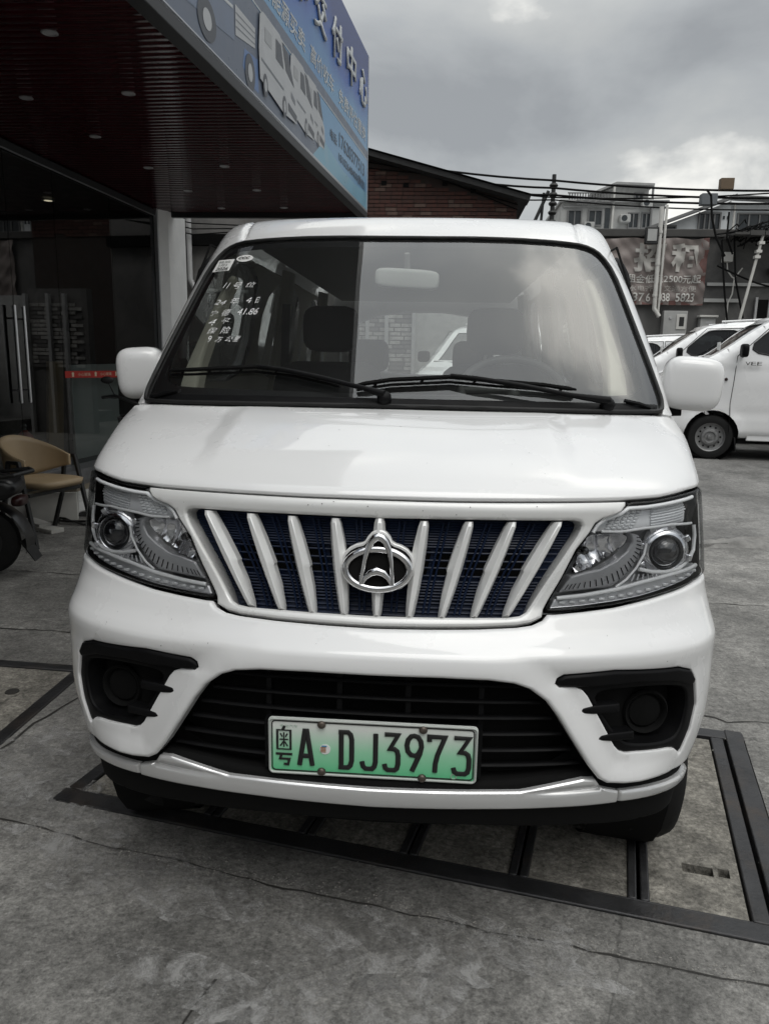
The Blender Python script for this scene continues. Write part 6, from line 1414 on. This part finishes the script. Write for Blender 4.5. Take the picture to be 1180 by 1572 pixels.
# tangle of cables
rr = random.Random(31)
def wire(pts, r, label, name='cable', group=None, n=5, m='matte'):
    P = []
    for a, b in zip(pts, pts[1:]):
        a, b = Vector(a), Vector(b); L_ = (b-a).length; k = max(4, int(L_/.6)); sg_ = .012*L_
        for i in range(k): u = i/k; P.append(a+(b-a)*u-Vector((0, 0, sg_*4*u*(1-u))))
    P.append(Vector(pts[-1])); o = MB().tube(P, r, n).build(name, m, None, 60); return tag(o, label, 'cable', group)
for k, (x0, z0, x1, z1) in enumerate(((6.45, 4.9, 6.62, 4.0), (6.6, 4.5, 7.0, 2.6), (6.35, 4.3, 6.7, 2.3), (6.3, 3.75, 8.0, 3.2), (6.5, 4.45, 9.5, 5.6), (6.2, 4.42, 9.5, 5.2), (7.1, 4.3, 9.5, 4.7), (7.1, 4.2, 9.4, 5.0))):
    lb = ('short black cable dropping to the white junction box', 'black cable hanging down the wall just left of the slanting pole', 'black cable hanging down beside the right edge of the banner', 'black cable slung level across the wall under the white junction box',
          'upper black cable rising to the right from the banner corner', 'lower black cable rising to the right from the banner corner', 'lowest cable running right from the top of the slanting pole', 'upper cable running right from the top of the slanting pole')[k]
    wire([(x0, 16.6, z0), ((x0+x1)/2+rr.uniform(-.1, .1), 16.55, (z0+z1)/2-.1), (x1, 16.6, z1)], .022 if k < 4 else .018, lb, group='cables tangled on the dark wall')
tg_ = MB()
for k in range(46):
    c = Vector((6.5+rr.random()*2.6, 16.5+rr.uniform(-.1, .1), 4.30+rr.uniform(-.12, .2)))
    tg_.tube([c+Vector((.55*u-.27+rr.uniform(-.05, .05), rr.uniform(-.06, .06), .22*math.sin(u*3+k)*rr.uniform(-1, 1)+.25*u)) for u in np.linspace(0, 1, 6)], rr.uniform(.008, .02), 5)
o = tg_.build('cable_bundle', 'matte', None, 60); tag(o, 'thick bundle of black cables along the lean-to roof', 'cable bundle')
ot = MB().tube([(5.92, 16.6, 5.36), (6.02, 16.6, 5.25), (6.08, 16.6, 4.8), (6.22, 16.6, 4.35), (6.45, 16.6, 3.95)], .025, 8); tag(ot.build('cable_drop', 'matte', None, 60), 'heavy black cable dropping from the overhead box to the wall', 'cable')
# overhead wires across the view
ow = [((-.6, 20, 6.66), (2.98, 20, 6.33), (8.6, 20, 6.08), (16, 20, 6.0)), ((.9, 20, 6.28), (2.99, 20, 6.14), (8.62, 20, 5.90), (16, 20, 5.9)), ((1.2, 20, 6.05), (3.0, 20, 5.96), (8.64, 20, 5.76), (16, 20, 5.7)), ((1.0, 20, 5.88), (3.0, 20, 5.84), (8.62, 20, 5.60), (16, 20, 5.5)), ((2.0, 20, 6.0), (3.0, 20, 5.90), (8.6, 20, 6.02), (16, 20, 6.4))]
for k, p in enumerate(ow): wire(p, .030 if k < 3 else .02, ('topmost overhead cable crossing the sky right of the brick gable', 'second overhead cable from the top across the sky', 'third overhead cable from the top across the sky', 'lowest overhead cable crossing in front of the far houses', 'thin overhead cable crossing the others on the slant')[k], 'overhead_cable', 'overhead cables')
up_ = thing('utility_pole', 'thin black utility pole with a leaning brace beyond the brick gable', 'pole', (3.2, 21.8, 0))
MB().tube([(0, 0, 0), (.02, 0, 6.9)], [.10, .06], 10).build('pole_shaft', 'ink', up_); MB().tube([(-.65, 0, 5.2), (-.12, 0, 6.45)], .05, 8).build('brace', 'ink', up_); MB().tube([(-.30, 0, 5.4), (-.25, 0, 6.4)], .04, 8).build('brace', 'ink', up_)
for z in (5.6, 5.85, 6.1, 6.35, 6.6): MB().lathe([(.10, -.05), (.13, 0), (.10, .05)], (.02, 0, z), (0, 0, 1), 10).build('insulator', 'ink', up_)
M['woodbox'] = mat('brown_box', (.14, .10, .065), .8); M['greybox'] = mat('grey_box', (.13, .14, .15), .6)
tag(MB().box(7.28, 7.62, 19.8, 20.0, 6.08, 6.36, ).build('cable_box', 'woodbox', None, bev=.01), 'brown box clamped on the topmost overhead cable', 'box')
tag(MB().box(6.80, 7.20, 19.7, 19.95, 5.68, 5.96).build('cable_box', 'greybox', None, bev=.01), 'grey splice box hanging on the overhead cables', 'box')
# houses further back
M['houseA'] = mat('house_grey', (.40, .40, .39), .85, var=.15, vscale=.8, dirt=(.20, .195, .185), dscale=1.4, damt=.6); M['houseA2'] = mat('house_grey_dark', (.30, .30, .295), .85, var=.15); M['houseB'] = mat('house_pale', (.58, .60, .61), .8, var=.07, vscale=.5, dirt=(.36, .36, .35), dscale=1.1, damt=.5); M['winglass'] = mat('window_dark', (.035, .04, .043), .12, var=.2); M['winframe'] = mat('window_frame', (.16, .16, .16), .6)
def window(par, x0, x1, z0, z1, y, n=2, rows=1, d=.08):
    w_ = MB().box(x0, x1, y-.012, y+.05, z0, z1).build('window', 'winglass', par)
    f_ = MB(); t = .05
    f_.box(x0-t, x1+t, y-d, y-.014, z1, z1+t).box(x0-t, x1+t, y-d, y-.014, z0-t, z0).box(x0-t, x0, y-d, y-.014, z0, z1).box(x1, x1+t, y-d, y-.014, z0, z1)
    for k in range(1, n): f_.box(x0+(x1-x0)*k/n-t/2, x0+(x1-x0)*k/n+t/2, y-d*.7, y-.015, z0, z1)
    f_.build('window_frame', 'winframe', w_)
h1 = thing('far_house', 'grey two storey house with a flat roof room behind the vans', 'house')
MB().box(4.95, 9.2, 32, 38, 0, 8.17).build('lower_storey', 'houseA', h1); MB().box(4.85, 9.3, 31.8, 38, 8.17, 8.27).build('parapet', 'houseA2', h1)
MB().prism([(6.3, 8.27), (8.55, 8.27), (8.55, 8.85), (7.2, 8.90), (6.3, 8.55)], (0, 32.3, 0), (1, 0, 0), (0, 0, 1), (0, 5, 0)).build('roof_room', 'houseA', h1)
MB().prism([(6.15, 8.50), (7.15, 8.92), (8.7, 8.86), (8.7, 8.95), (7.15, 9.01), (6.12, 8.58)], (0, 32.0, 0), (1, 0, 0), (0, 0, 1), (0, 5.4, 0)).build('roof_slab', 'houseA2', h1)
for a, b in ((5.25, 5.75), (6.1, 6.6)): window(h1, a, b, 7.30, 7.85, 32)
window(h1, 7.75, 8.1, 7.2, 7.75, 32); window(h1, 8.3, 8.6, 7.2, 7.75, 32); window(h1, 8.0, 8.3, 8.42, 8.60, 32.3)
MB().tube([(7.05, 31.9, 0), (7.05, 31.9, 8.8)], .05, 8).build('drain_pipe', 'pipew', h1); MB().tube([(8.62, 31.9, 0), (8.62, 31.9, 8.8)], .05, 8).build('drain_pipe', 'winframe', h1)
MB().box(6.75, 6.95, 31.95, 32.0, 7.1, 7.95).build('doorway', 'winglass', h1)
for x, z in ((5.85, 7.05), (7.30, 7.35), (8.15, 7.95)):
    u_ = MB().box(x, x+.42, 31.55, 31.95, z, z+.30).build('air_conditioner', 'greytrim', h1, bev=.02); MB().lathe([(.12, 0), (.12, .01), (1e-5, .01)], (x+.17, 31.55, z+.15), (0, -1, 0), 16).build('fan_grille', 'winglass', u_)
for x0, z0, x1, z1 in ((5.0, 7.0, 9.2, 7.06), (5.0, 7.98, 9.2, 8.03)): MB().box(x0, x1, 31.93, 32.0, z0, z1).build('string_course', 'houseA2', h1)
rl = MB()
for k in range(16): rl.box(5.2+.11*k, 5.25+.11*k, 31.85, 31.9, 8.27, 8.52)
rl.box(5.15, 7.0, 31.84, 31.91, 8.52, 8.56); rl.build('railing', 'winframe', h1)
text_mesh('新辉汽修厂房', 'roof_lettering', 'winframe', h1, (5.5, 31.77, 8.02), (1, 0, 0), (0, 0, 1), wd=1.6, ht=.26, ext=.03)
h2 = thing('far_house', 'pale blue grey house with a sloping roof line at the right behind', 'house')
MB().prism([(6.7, 0), (9.75, 0), (9.75, 7.05), (6.7, 5.9)], (0, 26, 0), (1, 0, 0), (0, 0, 1), (0, 8, 0)).build('gable_wall', 'houseB', h2); MB().prism([(9.75, 0), (15, 0), (15, 6.8), (9.75, 7.05)], (0, 26.2, 0), (1, 0, 0), (0, 0, 1), (0, 8, 0)).build('side_wall', 'houseB', h2)
MB().beam((6.4, 25.85, 5.88), (9.8, 25.85, 7.16), .5, .09).build('roof_edge', 'winframe', h2); MB().beam((9.7, 26.0, 7.16), (15.1, 26.0, 6.88), .5, .09).build('roof_edge', 'winframe', h2)
window(h2, 8.75, 9.40, 6.12, 6.62, 26, 4); window(h2, 7.35, 7.95, 5.95, 6.2, 26, 2); window(h2, 10.1, 12.2, 6.0, 6.65, 26.2, 6)
for x in (9.52, 9.66): MB().box(x, x+.06, 25.97, 26.0, 6.45, 6.56).build('vent', 'winglass', h2)
MB().tube([(9.9, 26.05, 0), (9.9, 26.05, 7.0)], .04, 8).build('drain_pipe', 'pipew', h2)
aw = MB()
for k in range(24): aw.add([(8.9+.25*k, 24.2, 5.55+.012*k), (9.1+.25*k, 24.2, 5.59+.012*k), (9.1+.25*k, 26, 5.98+.012*k), (8.9+.25*k, 26, 5.94+.012*k)], [(0, 1, 2, 3)])
aw.build('awning', 'greytrim', h2)
h3 = thing('far_shed', 'low dark shed roof climbing behind the utility pole', 'shed')
MB().prism([(2.3, 0), (5.2, 0), (5.2, 7.5), (3.4, 7.0), (2.3, 5.9)], (0, 34, 0), (1, 0, 0), (0, 0, 1), (0, 4, 0)).build('wall_face', 'houseA2', h3)
MB().beam((2.1, 33.8, 5.85), (3.5, 33.8, 7.05), .6, .12).build('roof_edge', 'coping', h3)
h4 = thing('street_building', 'plain grey building across the street behind the photographer', 'building')
MB().box(-14, 18, -20, -13, 0, 6.2).build('wall_face', 'houseA2', h4)
for k in range(9): window(h4, -12+3.3*k, -10.2+3.3*k, 3.6, 5.2, -20, 2) if False else MB().box(-12+3.3*k, -10.2+3.3*k, -13.05, -12.98, 3.6, 5.2).build('window', 'winglass', h4)
for k in range(6): MB().box(-11+4.6*k, -7.6+4.6*k, -13.04, -12.98, .1, 2.8).build('roller_shutter', 'greytrim', h4)
# shrub by the dark wall
M['leaf'] = mat('shrub_leaf', (.075, .125, .030), .5, var=.45, vscale=4)
M['twig'] = mat('twig', (.06, .05, .035), .9)
sh_ = thing('shrub', 'bright green shrub growing at the foot of the dark wall', 'shrub', (7.55, 16.2, .2))
tw = MB(); lf_ = MB(); rr = random.Random(77)
for k in range(60):
    q = rr.uniform(0, 6.28); e_ = rr.uniform(.2, 1); h_ = rr.uniform(1.1, 2.35)
    tip = Vector((math.cos(q)*.95*e_, math.sin(q)*.45*e_, h_*(1-.18*e_)))
    tw.tube([Vector((tip.x*.15, tip.y*.15, 0)), tip*.55+Vector((0, 0, .15)), tip], [.022, .012, .005], 5)
    for j in range(75):
        c = tip*rr.uniform(.55, 1.05)+Vector((rr.gauss(0, .14), rr.gauss(0, .12), rr.gauss(0, .12)))
        a = Vector((rr.uniform(-1, 1), rr.uniform(-1, 1), rr.uniform(-.4, .8))).normalized(); b = a.cross(Vector((rr.uniform(-1, 1), rr.uniform(-1, 1), rr.uniform(-1, 1)))).normalized()
        l_ = rr.uniform(.035, .075); lf_.add([c-a*l_, c+b*l_*.5, c+a*l_, c-b*l_*.5], [(0, 1, 2, 3)])
tw.build('branches', 'twig', sh_); lf_.build('foliage', 'leaf', sh_, 10)
